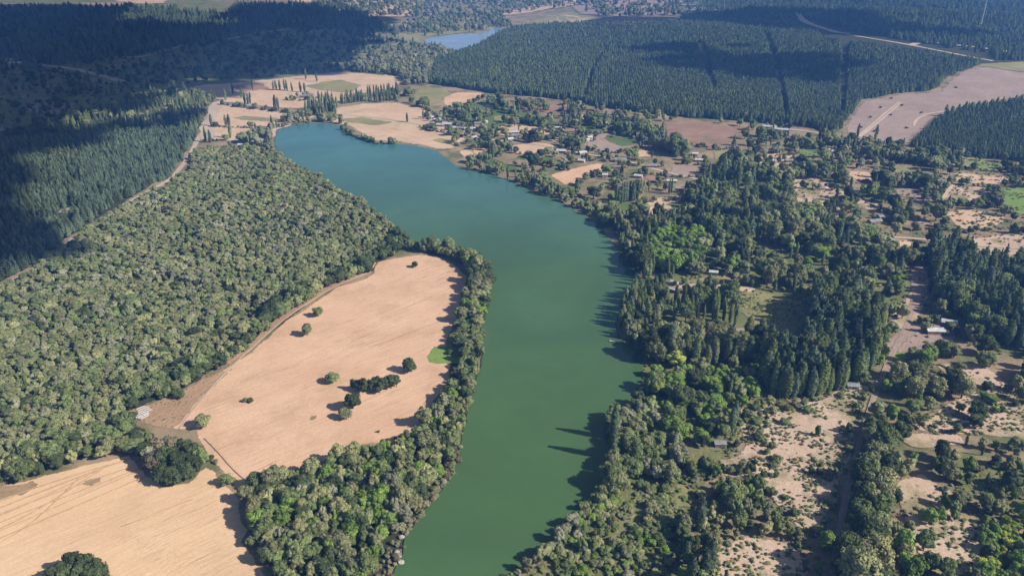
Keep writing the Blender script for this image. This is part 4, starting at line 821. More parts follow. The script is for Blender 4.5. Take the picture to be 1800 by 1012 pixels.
for px, py in pop: lone('poplar', px, py, random.uniform(4, 5.5), random.uniform(17, 23), random.choice(('green', 'blue')), 'dark poplar standing in the pale fields at the head of the lake', 'poplars of the far left fields')
for (x0, y0, x1, y1, n) in [(538,200,590,203,14), (545,192,592,190,12), (600,182,638,178,13), (645,180,700,176,14), (648,172,700,166,12), (560,180,585,182,5)]:
    for i in range(n):
        t = (i + random.uniform(-.3, .3)) / max(1, n - 1)
        lone('poplar', x0 + (x1 - x0) * t, y0 + (y1 - y0) * t + random.uniform(-2, 2), random.uniform(3.5, 5.5), random.uniform(16, 24), random.choice(('green', 'blue')), 'tall poplar in the rows above the head of the lake', 'poplars of the rows above the lake head')
for px, py, h in [(716,215,15), (744,210,15), (839,213,22), (862,278,24), (866,278,22), (841,207,12)]:
    lone('poplar', px, py, h * .28, h, 'blue', f'dark columnar tree beside the farm buildings above the far shore', 'columnar trees by the farms')
for px, py in [(871,195),(884,193),(877,190)]: lone('broad', px, py, 13, 18, 'blue' if False else 'dark', 'big dark tree beside the reddish field', 'big trees beside the reddish field')
for px, py in [(893,195),(912,200)]: lone('poplar', px, py, 5, 18, 'green', 'single poplar beside the reddish field', 'poplars beside the reddish field')
for i in range(11): lone('broad', 906 + i * 5, 216 + i * .7, 8, random.uniform(9, 13), 'dark', 'dark tree in the row across the green farm meadow', 'row of trees across the farm meadow')
for px, py, w, h in [(925,250,14,14),(948,249,15,15),(935,252,12,12),(868,232,12,14),(870,242,12,12),(1020,262,14,15),(995,262,14,12),(885,262,12,11),(875,258,12,12),(897,258,10,10),(990,292,12,13),(1000,284,10,12),(1008,272,10,10),(975,276,12,10),(828,250,9,9)]:
    lone('broad', px, py, w, h, random.choice(('grey', 'green', 'dark')), 'leafy tree beside a farm house above the far shore', 'leafy trees beside the farm houses')
for i in range(10): lone('poplar', 925 + i * 5, 318 + i * 3.2 + random.uniform(-2, 2), 4, random.uniform(12, 19), 'green', 'poplar in the shore row beside the peach coloured field', 'poplars of the shore row')
for i in range(9): lone('poplar', 1083 + i * 4.6, 358 - i * .4 + random.uniform(-2, 2), 5, random.uniform(19, 25), 'blue', 'tall dark poplar in the short row above the shore clearing', 'poplars of the short row above the shore')
for px, py, h in [(1092,318,22), (1221,350,16), (1180,340,18), (1176,342,18), (1262,430,22)]: lone('poplar', px, py, h * .2, h, 'blue', 'single tall poplar standing free beside the farm yards', 'single poplars by the farm yards')
for px, py in [(1506,244),(1538,246),(1489,266),(1498,268),(1440,250)]: lone('poplar', px, py, 4.5, 22, 'blue', 'dark poplar at the near corner of the pinkish field', 'poplars at the pinkish field')
for i in range(13): lone('poplar', 1662 + i * 11, 204 - i * 1.7 + random.uniform(-1, 1), 7, random.uniform(15, 20), 'green', 'poplar in the row dividing the pinkish field from the pine block', 'poplars along the pine block')
for px, py in [(1548,190),(1585,186),(1566,203),(1530,207),(1513,225),(1593,226),(1619,199),(1680,155),(1537,232),(1567,174),(1692,190)]:
    lone('shrub', px, py, 7, 3.4, 'dark', 'low dark bush alone on the pinkish field', 'dark bushes on the pinkish field')
for px, py, w, h in [(1425,832,5,6),(1440,835,6,6),(1345,868,5,6),(1358,870,6,6),(1395,905,7,5),(1340,888,5,4),(1380,878,5,3),(1285,870,14,8),(1300,862,13,7),(1265,868,9,8),(1330,855,9,6),(1437,766,5,9),(1490,760,6,9),(1420,724,9,5),(1380,745,9,5),(1330,745,9,5),(1438,690,9,6)]:
    lone('shrub', px, py, w, h, random.choice(('dark', 'green')), 'dark bush standing alone on the bare sandy clearing', 'single bushes on the sandy clearing')
for px, py, w, h in [(1686,680,8,10),(1690,692,7,6),(1715,735,13,14),(1712,750,12,11),(1735,684,11,6),(1735,705,14,6),(1668,660,9,7)]:
    lone('broad', px, py, w, h, random.choice(('dark', 'bright')), 'tree standing free on the right hand sandy ground', 'free standing trees of the right hand sand')
for px, py, h in [(1228,932,22),(1245,1010,22),(1236,1020,20),(1285,760,18),(1290,745,17),(1508,852,20),(1205,990,14),(1214,1030,18)]:
    lone('poplar', px, py, h * .26, h, 'blue', 'dark tall poplar rising out of the lower right thicket', 'tall poplars of the lower right thicket')
for px, py, w, h in [(1076,806,5,27),(1079,772,5,25)]: lone('poplar', px, py, w, h, 'blue', 'poplar on the waterline casting a long shadow on the lake', 'poplars on the lower right waterline')
for px, py, h in [(1092,440,18),(1100,432,18),(1112,452,19),(1120,462,20),(1140,490,19),(1147,482,20),(1132,478,17)]:
    lone('poplar', px, py, h * .22, h, 'green', 'poplar on the upper right waterline with its shadow on the lake', 'poplars on the upper right waterline')

HEDGES = [[(386,184),(440,191),(500,198),(545,205)], [(372,223),(410,225),(445,225)], [(360,249),(396,247)], [(500,176),(530,178),(560,172)], [(625,241),(640,246),(665,254)], [(745,190),(768,203),(790,194),(812,190),(850,173)], [(858,243),(866,258),(872,277)], [(738,224),(770,232),(815,241)], [(990,258),(965,271),(940,279),(955,290),(1000,300)], [(1006,286),(1040,284),(1066,275)], [(1010,328),(1035,314),(1060,302)], [(1045,342),(1072,326),(1102,315)],
 [(1085,222),(1110,240),(1122,248)], [(1216,255),(1260,264),(1300,260)], [(1486,240),(1530,254),(1590,262)], [(1655,358),(1700,362),(1745,356)], [(1680,324),(1730,329),(1772,328)], [(1600,286),(1660,290),(1740,302),(1790,304)], [(1745,332),(1752,360),(1788,382)], [(1560,290),(1570,308),(1640,312)],
 [(812,222),(845,232),(862,236)], [(870,217),(905,214),(960,224)], [(1030,262),(1070,271),(1110,264)], [(1128,305),(1175,311),(1225,313)], [(1118,364),(1140,356),(1225,350)], [(1060,350),(1090,353),(1125,335)], [(900,255),(895,265),(935,279)], [(1600,404),(1655,404),(1700,409),(1745,406)], [(1480,298),(1490,320),(1545,320)],
 [(600,226),(625,242),(665,254),(700,253)], [(1180,288),(1240,290)], [(1012,233),(1050,236),(1080,232)]]
for hi, H in enumerate(HEDGES):
    g = [ground(*p) for p in H]
    for a, b in zip(g, g[1:]):
        L = math.dist(a, b); n = max(1, int(L / 4.2))
        for i in range(n):
            t = (i + random.random()) / n; x = a[0] + (b[0] - a[0]) * t + random.uniform(-1.6, 1.6); y = a[1] + (b[1] - a[1]) * t + random.uniform(-1.6, 1.6)
            if random.random() < .12: continue
            h = random.uniform(3, 6) if random.random() < .7 else random.uniform(7, 11)
            put('shrub' if h < 7 else 'broad', x, y, h * random.uniform(.95, 1.4), h, random.choice(('green', 'green', 'dark', 'olive', 'olive')), 'hedges')
W['hedges'] = ('in a hedgerow between the small farm plots', 'hedgerow trees')
# ---------------------------------------------------------------- build the trees
NAME = {'broad': 'broadleaf_tree', 'poplar': 'poplar_tree', 'pine': 'pine_tree', 'shrub': 'shrub'}
NOUN = {'broad': 'broadleaf tree', 'poplar': 'columnar poplar', 'pine': 'conical pine', 'shrub': 'bush'}
CAT = {'broad': 'tree', 'poplar': 'poplar', 'pine': 'pine', 'shrub': 'bush'}
REST = {'broad': ('broadleaf_forest', 'broadleaf woods of mixed greens covering the banks', 'woodland'),
        'poplar': ('poplar_woods', 'poplar woods and groves of slender crowns', 'woodland'),
        'pine': ('pine_forest', 'dark bluish pine plantations spreading to the distance', 'pine forest'),
        'shrub': ('shrubbery', 'scattered bushes and undergrowth over sand, banks and farmland', 'undergrowth')}
def instancer(name, rows, kind):
    coll, idx = proto[kind]; n = len(rows)
    me = bpy.data.meshes.new(name); me.vertices.add(n)
    me.vertices.foreach_set('co', np.array([(r[0], r[1], r[2] - .05) for r in rows], np.float32).ravel())
    for nm, ty, f, arr in (('scl', 'FLOAT_VECTOR', 'vector', np.array([(r[3] * a_, r[3] / a_, r[4]) for r, a_ in zip(rows, np.exp(rng.normal(0, .13, len(rows))))], np.float32).ravel()),
                           ('rot', 'FLOAT_VECTOR', 'vector', np.array([(rng.normal(0, .03), rng.normal(0, .03), r[5]) for r in rows], np.float32).ravel()),
                           ('idx', 'INT', 'value', np.array([idx[r[6], r[7]] for r in rows], np.int32))):
        a = me.attributes.new(nm, ty, 'POINT'); a.data.foreach_set(f, arr)
    o = link(name, me)
    ng = bpy.data.node_groups.new(name + '_scatter', 'GeometryNodeTree')
    ng.interface.new_socket('Geometry', in_out='INPUT', socket_type='NodeSocketGeometry'); ng.interface.new_socket('Geometry', in_out='OUTPUT', socket_type='NodeSocketGeometry')
    A = ng.nodes.new; gi = A('NodeGroupInput'); go = A('NodeGroupOutput'); ip = A('GeometryNodeInstanceOnPoints'); ci = A('GeometryNodeCollectionInfo')
    ci.inputs['Collection'].default_value = coll; ci.inputs['Separate Children'].default_value = True; ci.inputs['Reset Children'].default_value = True
    ip.inputs['Pick Instance'].default_value = True
    def at(nm, ty):
        q = A('GeometryNodeInputNamedAttribute'); q.data_type = ty; q.inputs[0].default_value = nm; return q.outputs[0]
    L = ng.links.new
    L(gi.outputs[0], ip.inputs['Points']); L(ci.outputs[0], ip.inputs['Instance']); L(at('idx', 'INT'), ip.inputs['Instance Index'])
    L(at('rot', 'FLOAT_VECTOR'), ip.inputs['Rotation']); L(at('scl', 'FLOAT_VECTOR'), ip.inputs['Scale']); L(ip.outputs[0], go.inputs[0])
    md = o.modifiers.new('scatter', 'NODES'); md.node_group = ng
    return o
LIMIT = 300
def finish_trees():
    for k in KINDS:
        T = TREES[k]
        A = np.array([(t[0], t[1], t[2], t[3], t[4]) for t in T]); px, py, dep = project(A[:, 0], A[:, 1], A[:, 2] + A[:, 4] * .4)
        size = np.maximum(A[:, 3], .3 * A[:, 4]) * A[:, 4] / dep ** 2
        vis = (px > 4) & (px < 1796) & (py > 4) & (py < 1010)
        score = np.where(vis, size, -1) + np.array([1. if t[9] and t[10] is None else (1e-4 if t[9] and not t[9].startswith('broad dark') else 0) for t in T])
        order = np.argsort(-score); chosen = [i for i in order[:LIMIT] if score[i] > 0]; cs = set(chosen)
        hs = np.array([T[i][4] for i in chosen]); med = np.median(hs) if len(hs) else 0
        for i in chosen:
            x, y, z, w, h, rz, tone, v, zn, lab, grp = T[i]
            o = empty(NAME[k], (x, y, z - .05), rz, (w, w, h))
            if lab is None:
                where, grp = W[zn]; size_w = 'larger' if h > med else 'smaller'
                lab = f'{size_w} {TONE_WORD[tone]} {NOUN[k]} {where}'
                if len(lab.split()) > 16: lab = f'{size_w} {TONE_WORD[tone]} {NOUN[k].split()[-1]} {where}'
                if len(lab.split()) > 16: lab = f'{TONE_WORD[tone]} {NOUN[k].split()[-1]} {where}'
                if len(lab.split()) > 16: lab = f'{TONE_WORD[tone].split()[-1]} {NOUN[k].split()[-1]} {where}'
                grp = lab + 's' if False else 'look-alikes: ' + lab
            tag(o, lab, CAT[k], grp)
            t = link('trunk', TRUNK[k, v], o); c = link('crown', CROWN[k, v, tone], o)
            c.material_slots[0].link = 'OBJECT'; c.material_slots[0].material = LEAF[tone]
        rest = [T[i] for i in range(len(T)) if i not in cs]
        print('TREES', k, len(T), 'individual', len(chosen), 'rest', len(rest))
        if rest:
            nm, lab, cat = REST[k]; o = instancer(nm, rest, k); tag(o, lab, cat, kind='stuff')

# ---------------------------------------------------------------- buildings
def house(px, py, w, d, h, rz, roof, label, wall='pale_wall', name='house', group=None, barn=False):
    w *= .8; d *= .8; h *= .9
    x, y = ground(px, py); z = float(height(x, y)); root = empty(name, (x, y, z + .3), R(rz)); tag(root, label, 'barn' if barn else 'house', group)
    rh = w * .0 + d * .20
    wl = MB().box(-w / 2, w / 2, -d / 2, d / 2, 0, h)
    wl.poly([(-w / 2, -d / 2, h), (-w / 2, d / 2, h), (-w / 2, 0, h + rh), (w / 2, -d / 2, h), (w / 2, d / 2, h), (w / 2, 0, h + rh)], [(0, 2, 1), (3, 4, 5)])
    wl.build('wall', M[wall], root)
    e = .5; t = .12; rf = MB()
    for s in (-1, 1):
        y1 = s * (d / 2 + e); z1 = h - rh * e / (d / 2); a = [(-w / 2 - e, 0, h + rh + .02), (w / 2 + e, 0, h + rh + .02), (w / 2 + e, y1, z1 + .02), (-w / 2 - e, y1, z1 + .02)]
        rf.poly(a + [(p[0], p[1], p[2] + t) for p in a], [(0, 1, 2, 3), (7, 6, 5, 4), (0, 4, 5, 1), (1, 5, 6, 2), (2, 6, 7, 3), (3, 7, 4, 0)])
    r = rf.build('roof', M[roof], root)
    MB().box(-w / 2 - e, w / 2 + e, -.18, .18, h + rh + .10, h + rh + .22).build('ridge_cap', M['grey_roof'], r)
    dw = 3.0 if barn else 1.0
    MB().box(-dw / 2, dw / 2, -d / 2 - .06, -d / 2 - .003, 0, 2.6 if barn else 2.1).build('door', M['door'], root)
    n = max(1, int(w / 4))
    for i in range(n):
        cx = -w / 2 + (i + .5) * w / n
        if abs(cx) < dw / 2 + .7: cx += dw / 2 + .9
        if cx > w / 2 - .7: continue
        f = MB().box(cx - .6, cx + .6, -d / 2 - .05, -d / 2 - .003, .9, 2.0).build('window', M['metal'], root)
        MB().box(cx - .5, cx + .5, -d / 2 - .07, -d / 2 - .052, 1.0, 1.9).build('pane', M['glass'], f)
    return root
HS = [  # px, py, width, depth, wall height, turn, roof, what, beside what
 (757,209,12,9,3.0,15,'white_roof','white roofed house on the open field above the bend of the far shore'),
 (768,213,14,10,3.2,20,'white_roof','larger white roofed house with its corner towards the two lone field trees'),
 (775,222,16,9,3.2,-15,'white_roof','white roofed house at the left end of the long farm hedge'),
 (787,222,20,12,4.5,-15,'white_roof','big white roofed barn behind the long farm hedge'),
 (797,227,14,9,3.2,-12,'white_roof','white roofed shed in the middle of the long farm hedge'),
 (810,228,15,9,3.2,-12,'grey_roof','grey roofed house at the right end of the long farm hedge'),
 (824,229,16,9,3.2,-5,'white_roof','white roofed house between long hedge and farm lane'),
 (832,228,9,7,3.0,-5,'white_roof','small white roofed shed beside the farm lane'),
 (840,219,13,8,3.0,5,'grey_roof','grey roofed house below the free columnar tree'),
 (852,217,12,8,3.0,60,'white_roof','white roofed house turned askew right of the columnar tree'),
 (833,244,10,8,3.0,30,'white_roof','small white roofed house closest to the far shore'),
 (907,235,18,9,3.2,0,'white_roof','long white roofed house left of the twin grey trees'),
 (897,247,10,8,3.0,25,'white_roof','small white roofed house hidden among trees above the green strip'),
 (905,241,12,7,2.8,0,'grey_roof','grey roofed shed directly below a long white roofed house'),
 (970,232,12,8,3.0,0,'grey_roof','grey roofed shed at the left end of the row by the red roofed house'),
 (984,232,14,8,3.0,5,'white_roof','white roofed house beside the red roofed house'),
 (1001,233,17,9,3.2,0,'red_roof','red roofed house above the small peach coloured field'),
 (978,227,26,6,3.0,0,'white_roof','long narrow white roofed shed behind the red roofed house'),
 (997,240,10,8,3.0,10,'grey_roof','small grey roofed shed below the red roofed house'),
 (1029,249,11,9,3.0,35,'white_roof','white roofed house beside the big dark tree at the pinkish lane'),
 (1036,244,10,7,3.0,40,'white_roof','white roofed shed behind the big dark tree at the pinkish lane'),
 (987,268,16,10,3.2,-10,'white_roof','white roofed house among trees above the dark green paddock'),
 (1024,271,13,9,3.0,20,'white_roof','white roofed house under trees right of the dark green paddock'),
 (1022,285,11,8,3.0,-20,'white_roof','small white roofed house in the hedge corner below the paddock trees'),
 (1090,284,19,11,3.6,0,'grey_roof','big pale grey roofed barn at the farm crossroads'),
 (1112,270,15,8,3.0,10,'white_roof','white roofed house beyond the farm crossroads'),
 (1085,296,17,6,3.0,0,'grey_roof','long grey roofed shed below the barn at the crossroads'),
 (1145,294,17,9,3.0,-5,'grey_roof','dark grey roofed house on the yellow dry meadow'),
 (1063,311,8,7,3.6,0,'white_roof','small tall white house beside the peach coloured field'),
 (1122,312,12,8,3.0,-20,'white_roof','white roofed house above the striped fields'),
 (1180,321,15,7,3.0,0,'white_roof','white roofed house left of the two single poplars'),
 (1221,273,10,7,3.0,0,'white_roof','white roofed house above the tall dark wood'),
 (1229,284,13,8,3.0,-15,'white_roof','long white roofed house at the tip of the tall dark wood'),
 (1352,226,26,9,3.6,-22,'white_roof','long white roofed shed at the near edge of the great plantation'),
 (1374,231,26,9,3.6,-22,'white_roof','second long white roofed shed at the near edge of the great plantation'),
 (1371,298,15,9,3.2,10,'white_roof','bright white roofed house on the bare lane of the upper right patchwork'),
 (1354,285,12,8,3.0,0,'white_roof','white roofed house left end of the pair behind the bare lane'),
 (1386,285,12,8,3.0,0,'grey_roof','grey roofed house right end of the pair behind the bare lane'),
 (1453,266,13,8,3.0,-10,'white_roof','white roofed house below the corner of the pinkish field'),
 (1467,269,13,8,3.0,-8,'white_roof','brighter white roofed house below the corner of the pinkish field'),
 (1438,334,16,8,3.0,0,'red_roof','red roofed house among the trees of the upper right patchwork'),
 (1450,334,7,7,3.0,0,'white_roof','small white roofed annex beside the red roofed house in the trees'),
 (1537,392,17,9,3.0,15,'grey_roof','wide grey roofed house between grey green trees'),
 (1550,384,12,8,3.0,15,'grey_roof','smaller grey roofed house between grey green trees'),
 (1562,426,12,9,3.2,-30,'white_roof','white roofed house beside the small square field'),
 (1547,426,9,4,2.8,-20,'white_roof','narrow white roofed shed beside the small square field'),
 (1615,448,4,4,3.0,0,'white_roof','tiny white hut in the shade by the dark lane'),
 (1521,476,8,6,3.0,0,'grey_roof','small grey roofed hut deep in the mixed belt'),
 (1667,571,13,9,3.4,-25,'white_roof','pale roofed house in the shade behind the white house'),
 (1641,585,15,9,3.4,-3,'white_roof','big white roofed house on the pinkish yard'),
 (1656,587,9,5,3.0,-8,'white_roof','white roofed annex on the right of the big white house'),
 (1254,482,9,6,3.0,-15,'white_roof','white roofed hut in the dark trees of the mixed belt'),
 (1186,500,8,5,3.0,-35,'white_roof','white roofed shore hut above the path'),
 (1185,513,8,5,3.0,-40,'white_roof','white roofed shore hut below the path'),
 (1265,783,8,5,2.6,0,'grey_roof','grey roofed hut in the shade below the leafy green wood'),
 (1498,682,9,6,3.0,-8,'grey_roof','grey roofed hut at the upper end of the sandy clearing'),
 (427,258,16,9,3.2,-10,'white_roof','white roofed house by the poplars at the far end of the big left wood'),
 (28,114,30,16,4,10,'white_roof','large white roofed building in the cloud shade at the far left'),
 (18,108,18,12,4,-10,'white_roof','smaller white roofed building in the cloud shade at the far left'),
 (533,172,15,9,4,0,'grey_roof','beige farm house between the poplars of the far left fields'),
 (547,170,12,9,4,0,'grey_roof','second beige farm house between the poplars of the far left fields'),
 (1335,52,20,10,4,0,'white_roof','white roofed house in the cloud shade of the great plantation'),
 (1503,50,30,12,4,0,'white_roof','white roofed building beside the top of the ridge road'),
]
for a in HS:
    wood = random.random() < .3
    house(*a, wall='wood_wall' if wood else 'pale_wall', barn=('barn' in a[7] or 'shed' in a[7]), name='barn' if ('barn' in a[7] or 'shed' in a[7]) else 'house')
    x, y = ground(a[0], a[1]); lim = max(a[2], a[3]) * .5 + 1.5
    for k in KINDS:      # nothing grows through a building or right in front of it
        TREES[k] = [t for t in TREES[k] if not (math.hypot(t[0] - x, t[1] - y) < lim + t[3] * .35 or (abs(t[0] - x) < lim * .8 and 0 < y - t[1] < lim + t[4] * .45))]
W['yards'] = ('in a farm yard close behind a house', 'yard trees')
for a in HS:
    if a[1] < 150: continue
    x, y = ground(a[0], a[1]); lim = max(a[2], a[3]) * .5 + 2
    for q in range(random.choice((3, 4, 5))):
        an = random.uniform(-.35, 3.5); d = lim + random.uniform(1.5, 8); h = random.uniform(5, 11)
        put('broad', x + d * math.cos(an), y + d * math.sin(an), h * random.uniform(.8, 1.0), h, random.choice(('green', 'olive', 'dark', 'grey')), 'yards')
# distant town blocks beyond the great plantation
rt = random.Random(5)
tb = 0
for i in range(26):
    px = rt.uniform(1196, 1262); py = rt.uniform(6, 26); x, y = ground(px, py); z = float(height(x, y))
    w, d, h = rt.uniform(14, 30), rt.uniform(12, 20), rt.uniform(6, 13)
    root = empty('town_block', (x, y, z), rt.uniform(-.2, .2)); tag(root, 'pale block of the distant town beyond the great plantation', 'building', 'blocks of the distant town')
    MB().box(-w / 2, w / 2, -d / 2, d / 2, 0, h).build('wall', M['pale_wall'], root)
    MB().box(-w / 2 - .4, w / 2 + .4, -d / 2 - .4, d / 2 + .4, h + .003, h + .6).build('roof', M['white_roof' if i % 2 else 'grey_roof'], root)
    for k in range(int(w / 4)):
        cx = -w / 2 + 2 + k * 4
        MB().box(cx - .8, cx + .8, -d / 2 - .08, -d / 2 - .003, h * .35, h * .75).build('window', M['glass'], root)

# ---------------------------------------------------------------- white racks on the bare corner of the dry field
rackroot = None
def rack_src():
    r = empty('white_rack', (0, 0, 0)); tag(r, 'long low white covered rack in the rows beside the wood', 'rack', 'white racks in rows beside the wood')
    MB().poly([(-1, -.5, .5), (1, -.5, .5), (1, .5, .62), (-1, .5, .62), (-1, -.5, .56), (1, -.5, .56), (1, .5, .68), (-1, .5, .68)], [(0, 3, 2, 1), (4, 5, 6, 7), (0, 1, 5, 4), (1, 2, 6, 5), (2, 3, 7, 6), (3, 0, 4, 7)]).build('cover', M['canvas'], r)
    for sx in (-.9, .9):
        for sy in (-.35, .35): MB().box(sx - .03, sx + .03, sy - .05, sy + .05, 0, .5).build('leg', M['metal'], r)
    return r
src = rack_src(); first = True
rows = [(240,721,256,715), (242,724,262,716), (234,731,264,719), (236,733,268,721), (239,736,262,726), (243,737,263,728), (248,738,262,731)]
for ri, (x0, y0, x1, y1) in enumerate(rows):
    a = np.array(ground(x0, y0)); b = np.array(ground(x1, y1)); L = np.linalg.norm(b - a); n = max(2, int(L / 3.2)); ang = math.atan2(b[1] - a[1], b[0] - a[0])
    for i in range(n):
        c = a + (b - a) * (i + .5) / n
        if first: o = src; first = False
        else:
            o = src.copy(); col.objects.link(o)
            for ch in list(src.children):
                q = ch.copy(); col.objects.link(q); q.parent = o
        o.location = (c[0], c[1], .3); o.rotation_euler = (0, 0, ang); o.scale = (L / n * .47, 1.0, 1)
        o['label'] = f"long low white covered rack in the {('top', 'second', 'third', 'middle', 'fifth', 'sixth', 'lowest')[ri]} row beside the wood"

# ---------------------------------------------------------------- jetties, boats, poles, mast
def jetty(px0, py0, px1, py1, label):
    a = ground(px0, py0); b = ground(px1, py1); L = math.dist(a, b); root = empty('jetty', (a[0], a[1], .62), math.atan2(b[1] - a[1], b[0] - a[0])); tag(root, label, 'jetty')
    MB().box(0, L, -.9, .9, .6, .75).build('deck', M['plank'], root)
    for i in range(int(L / 3) + 1):
        for s in (-.75, .75): MB().tube((min(L - .2, .2 + i * 3), s, -1.4), (min(L - .2, .2 + i * 3), s, .95), .12, .12, 6).build('post', M['pole'], root)
jetty(1090,603,1071,601,'pale jetty reaching into the lake below the shore bulge wood')
jetty(1116,452,1105,446,'short pale jetty under the waterline poplars of the upper right shore')
jetty(1040,386,1030,385,'short jetty beside the sandy beach of the far right shore')
def boat(px, py, rz, L, m, label):
    x, y = ground(px, py); root = empty('rowing_boat', (x, y, .64), R(rz)); tag(root, label, 'boat')
    sec = [(-1, .0, .55), (-.55, .75, .40), (0, .95, .35), (.6, .85, .38), (1, .6, .45)]; V = []; w = .9
    for t, ww, sh in sec: V += [(t * L / 2, -ww * w, sh), (t * L / 2, -ww * w * .55, -.05), (t * L / 2, ww * w * .55, -.05), (t * L / 2, ww * w, sh)]
    Fc = [(4 * i + k, 4 * i + k + 1, 4 * i + 5 + k, 4 * i + 4 + k) for i in range(4) for k in range(3)] + [(16, 17, 18, 19)]
    MB().poly(V, Fc).build('hull', m, root)
    for t in (-.2, .4): MB().box(t * L / 2 - .15, t * L / 2 + .15, -.75, .75, .22, .27).build('seat', M['plank'], root)
boat(1105,458,5,5.5,M['yellow'],'yellow green boat on the water below the upper right waterline poplars')
def pole(px, py, h, label):
    x, y = ground(px, py); root = empty('utility_pole', (x, y, 0), .4); tag(root, label, 'pole')
    MB().tube((0, 0, -.3), (0, 0, h), .2, .14, 8).build('post', M['pole'], root); MB().box(-1.2, 1.2, -.08, .08, h - .9, h - .7).build('crossarm', M['pole'], root)
    for s in (-1, 0, 1): MB().tube((s, 0, h - .697), (s, 0, h - .45), .06, .05, 6).build('insulator', M['metal'], root)
for a in [(1599,417,10,'pale utility pole on the lane left of the peach field at right'), (1790,422,9,'utility pole at the right edge beside the lane'), (1391,552+12,8,'utility pole standing in the shaded meadow clearing'),
          (1648,569,8,'utility pole beside the big white roofed house'), (1353,268,14,'utility pole above the bare lane of the upper right patchwork'), (1345,280,9,'utility pole at the bend of the bare lane')]: pole(*a)
x, y = ground(1723, 50); z = float(height(x, y)); mr_ = empty('radio_mast', (x, y, z)); tag(mr_, 'very tall thin white radio mast rising from the distant forest', 'mast')
mb = MB(); HM = 120
for i in range(3):
    a = i * 2.094; mb.tube((1.3 * math.cos(a), 1.3 * math.sin(a), 0), (1.0 * math.cos(a), 1.0 * math.sin(a), HM), .28, .2, 5)
for j in range(40):
    for i in range(3):
        a, b = i * 2.094, (i + 1) * 2.094; mb.tube((1.2 * math.cos(a), 1.2 * math.sin(a), j * 3), (1.2 * math.cos(b), 1.2 * math.sin(b), j * 3 + 3), .09, .09, 4)
mb.build('lattice', M['metal'], mr_); MB().tube((0, 0, HM - .5), (0, 0, HM + 9), .2, .08, 6).build('antenna', M['metal'], mr_)
for i in range(3):
    a = i * 2.094 + 1; MB().tube((0, 0, HM * .9), (50 * math.cos(a), 50 * math.sin(a), 0), .06, .06, 4).build('guy_wire', M['metal'], mr_)
# pale boulders on the muddy shores
for px, py, s in [(706,945,1.6), (711,938,1.2), (698,972,1.5), (702,980,1.1), (704,990,1.8), (822,716,1.2), (823,709,1.0), (1129,684,2.0), (1124,690,1.6), (1132,676,1.4)]:
    x, y = ground(px, py); V = IV * (1 + rng.normal(0, .12, (len(IV), 1))) * (s, s * .8, s * .6)
    o = link('boulder', mesh_np('boulder', V, IF, [M['rock']]), None, (x, y, .6 + s * .2)); tag(o, 'pale boulder on the waterline of the muddy shore', 'boulder', 'boulders on the shore')

# dry grass tufts and small weeds over the sandy and rough ground: beyond counting
tuft = []
for poly, spc, hh in [([(1235,832),(1290,735),(1350,706),(1505,676),(1535,690),(1520,740),(1500,820),(1462,960),(1400,932)], 2.1, (.5, 1.6)), ([(1640,640),(1750,655),(1900,716),(1900,775),(1740,768),(1560,760)], 2.4, (.5, 1.6)),
                     ([(1190,1080),(1230,880),(1300,842),(1400,932),(1900,780),(1900,1080)], 2.6, (.5, 1.8)), ([(900,1060),(1062,860),(1180,850),(1236,835),(1160,1060)], 2.2, (.8, 2.2)), ([(1300,512),(1420,530),(1395,594),(1290,545)], 2.6, (.4, 1.2)),
                     ([(1100,620),(1340,640),(1340,700),(1290,790),(1080,720)], 3, (.8, 2)), ([(1200,330),(1290,270),(1480,246),(1900,300),(1900,640),(1540,600),(1140,500),(1080,400)], 5.5, (.8, 2.2)), ([(220,722),(310,690),(430,626),(400,660),(312,756),(245,744)], 3.5, (.3, .7))]:
    g = np.array([ground(*p) for p in poly]); x0, y0 = g.min(0); x1, y1 = g.max(0); n = int((x1 - x0) * (y1 - y0) / spc ** 2)
    x = rng.uniform(x0, x1, n); y = rng.uniform(y0, y1, n); px, py, _ = project(x, y, 0 * x); k = inside(px, py, poly) & (px > -20) & (px < 1820) & (py < 1040) & ~roadmask(px, py)
    k &= rng.uniform(0, 1, n) < np.clip((vnoise(x, y, 16, 41) * .6 + vnoise(x, y, 5, 42) * .4 - .42) * 5 + .45, .08, 1)
    for q in [LAKE]: k &= ~inside(px, py, q)
    for a, b in zip(x[k], y[k]):
        h = rng.uniform(*hh); tuft.append((a, b, float(height(a, b)) + .2, h * rng.uniform(1.2, 2.6), h, rng.uniform(0, 6.28), ('olive', 'green', 'pale', 'brown', 'bright')[int(rng.choice(5, p=[.34, .26, .16, .12, .12]))], int(rng.integers(0, 4))))
print('tufts', len(tuft)); o = instancer('grass_tufts', tuft, 'shrub'); tag(o, 'dry grass tufts and weeds over the sandy clearings', 'grass', kind='stuff')

finish_trees()

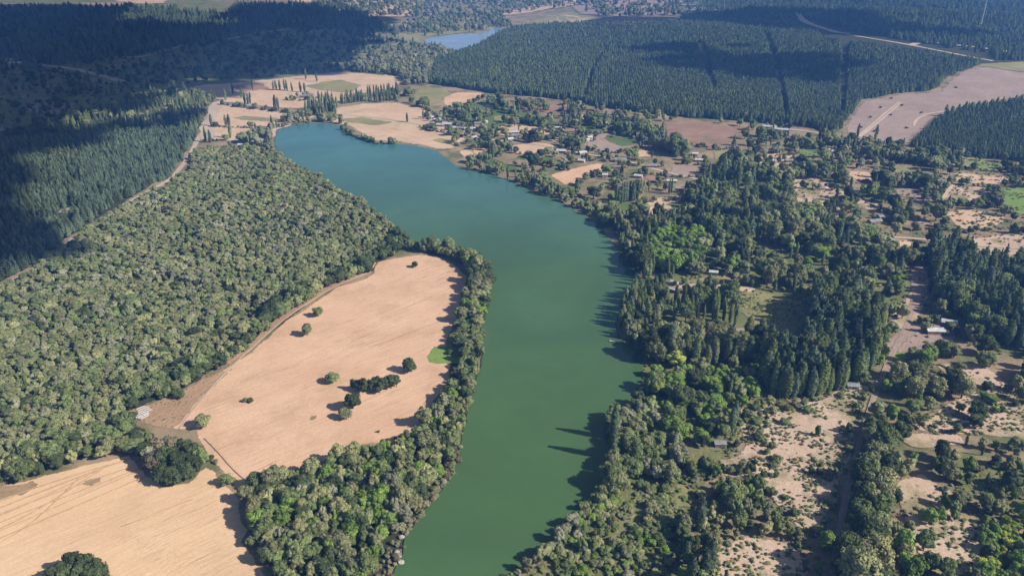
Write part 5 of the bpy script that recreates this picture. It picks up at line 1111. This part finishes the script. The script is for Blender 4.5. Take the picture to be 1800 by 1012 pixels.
# ---------------------------------------------------------------- clouds high above, whose shadows lie on the land
CZ = 1300.0
def cloud(poly, seed, thick=70):
    """a flat-based cumulus bank standing sunwards of the ground it shades"""
    rg = np.random.default_rng(seed); off = SUN_DIR * (CZ / SUN_DIR.z); g = [(p[0] + off.x, p[1] + off.y) for p in (ground(*q) for q in poly)]
    A = np.array(g); x0, y0 = A.min(0); x1, y1 = A.max(0); V = []; Fc = []; n = 0; s = 62
    gx, gy = np.meshgrid(np.arange(x0, x1, s), np.arange(y0, y1, s)); gx = gx.ravel() + rg.uniform(-18, 18, gx.size); gy = gy.ravel() + rg.uniform(-18, 18, gy.size)
    k = inside(gx, gy, g); gx, gy = gx[k], gy[k]
    for x, y in zip(gx, gy):
        # distance to the outline: puffs shrink and thin out towards the edge
        d = min(math.hypot(x - ax - t * (bx - ax), y - ay - t * (by - ay)) for (ax, ay), (bx, by) in zip(g, g[1:] + g[:1]) for t in [max(0, min(1, ((x - ax) * (bx - ax) + (y - ay) * (by - ay)) / ((bx - ax) ** 2 + (by - ay) ** 2 + 1e-6)))])
        r = 28 + min(30, d * .22); r *= rg.uniform(.8, 1.2)
        v = IV * (1 + rg.normal(0, .10, (len(IV), 1))) * (r, r, r * .8) + (x, y, CZ + rg.uniform(-15, thick * .5))
        V.append(v); Fc += [tuple(i + n for i in f) for f in IF]; n += len(IV)
    o = link('clouds', mesh_np('clouds', np.concatenate(V), Fc, [M['cloud']])); tag(o, 'white cumulus bank high above the land', 'cloud', kind='stuff')
cloud([(-260,8),(120,8),(232,14),(215,40),(330,45),(405,52),(370,38),(392,24),(440,13),(500,10),(600,22),(690,34),(655,62),(640,88),(625,110),(560,130),(480,136),(400,140),(330,146),(300,160),(270,182),(150,206),(60,218),(-260,240)], 1)
cloud([(-300,235),(60,222),(140,215),(160,224),(300,212),(345,205),(345,226),(250,238),(170,250),(110,270),(70,300),(30,320),(66,360),(60,420),(40,470),(-60,520),(-400,600)], 2)
cloud([(1010,33),(1190,31),(1390,22),(1440,26),(1520,40),(1650,56),(1750,66),(1640,70),(1500,62),(1440,62),(1390,60),(1300,54),(1200,42),(1030,42)], 3)
cloud([(1130,112),(1250,98),(1330,100),(1475,108),(1480,142),(1400,150),(1300,140),(1200,128)], 4)
cloud([(1050,84),(1200,82),(1300,88),(1300,94),(1150,95),(1060,92)], 5)
cloud([(440,142),(480,150),(430,166),(370,168),(300,158),(330,146)], 6)

# ---------------------------------------------------------------- haze
if HAZE > 0:
    hz = MB().box(-6500, 6500, -2000, 9500, -1.0, 292).build('haze', M['cloud']); hz['kind'] = 'stuff'
    m = bpy.data.materials.new('haze_air'); m.use_nodes = True; nt = m.node_tree; nt.nodes.clear()
    out = N(nt, 'ShaderNodeOutputMaterial'); pv = N(nt, 'ShaderNodeVolumePrincipled'); pv.inputs['Density'].default_value = HAZE
    pv.inputs['Color'].default_value = (.13, .36, 1.0, 1); pv.inputs['Anisotropy'].default_value = 0.0
    nt.links.new(pv.outputs[0], out.inputs['Volume']); hz.data.materials.clear(); hz.data.materials.append(m)
    tag(hz, 'thin blue haze filling the air over the land', 'haze')
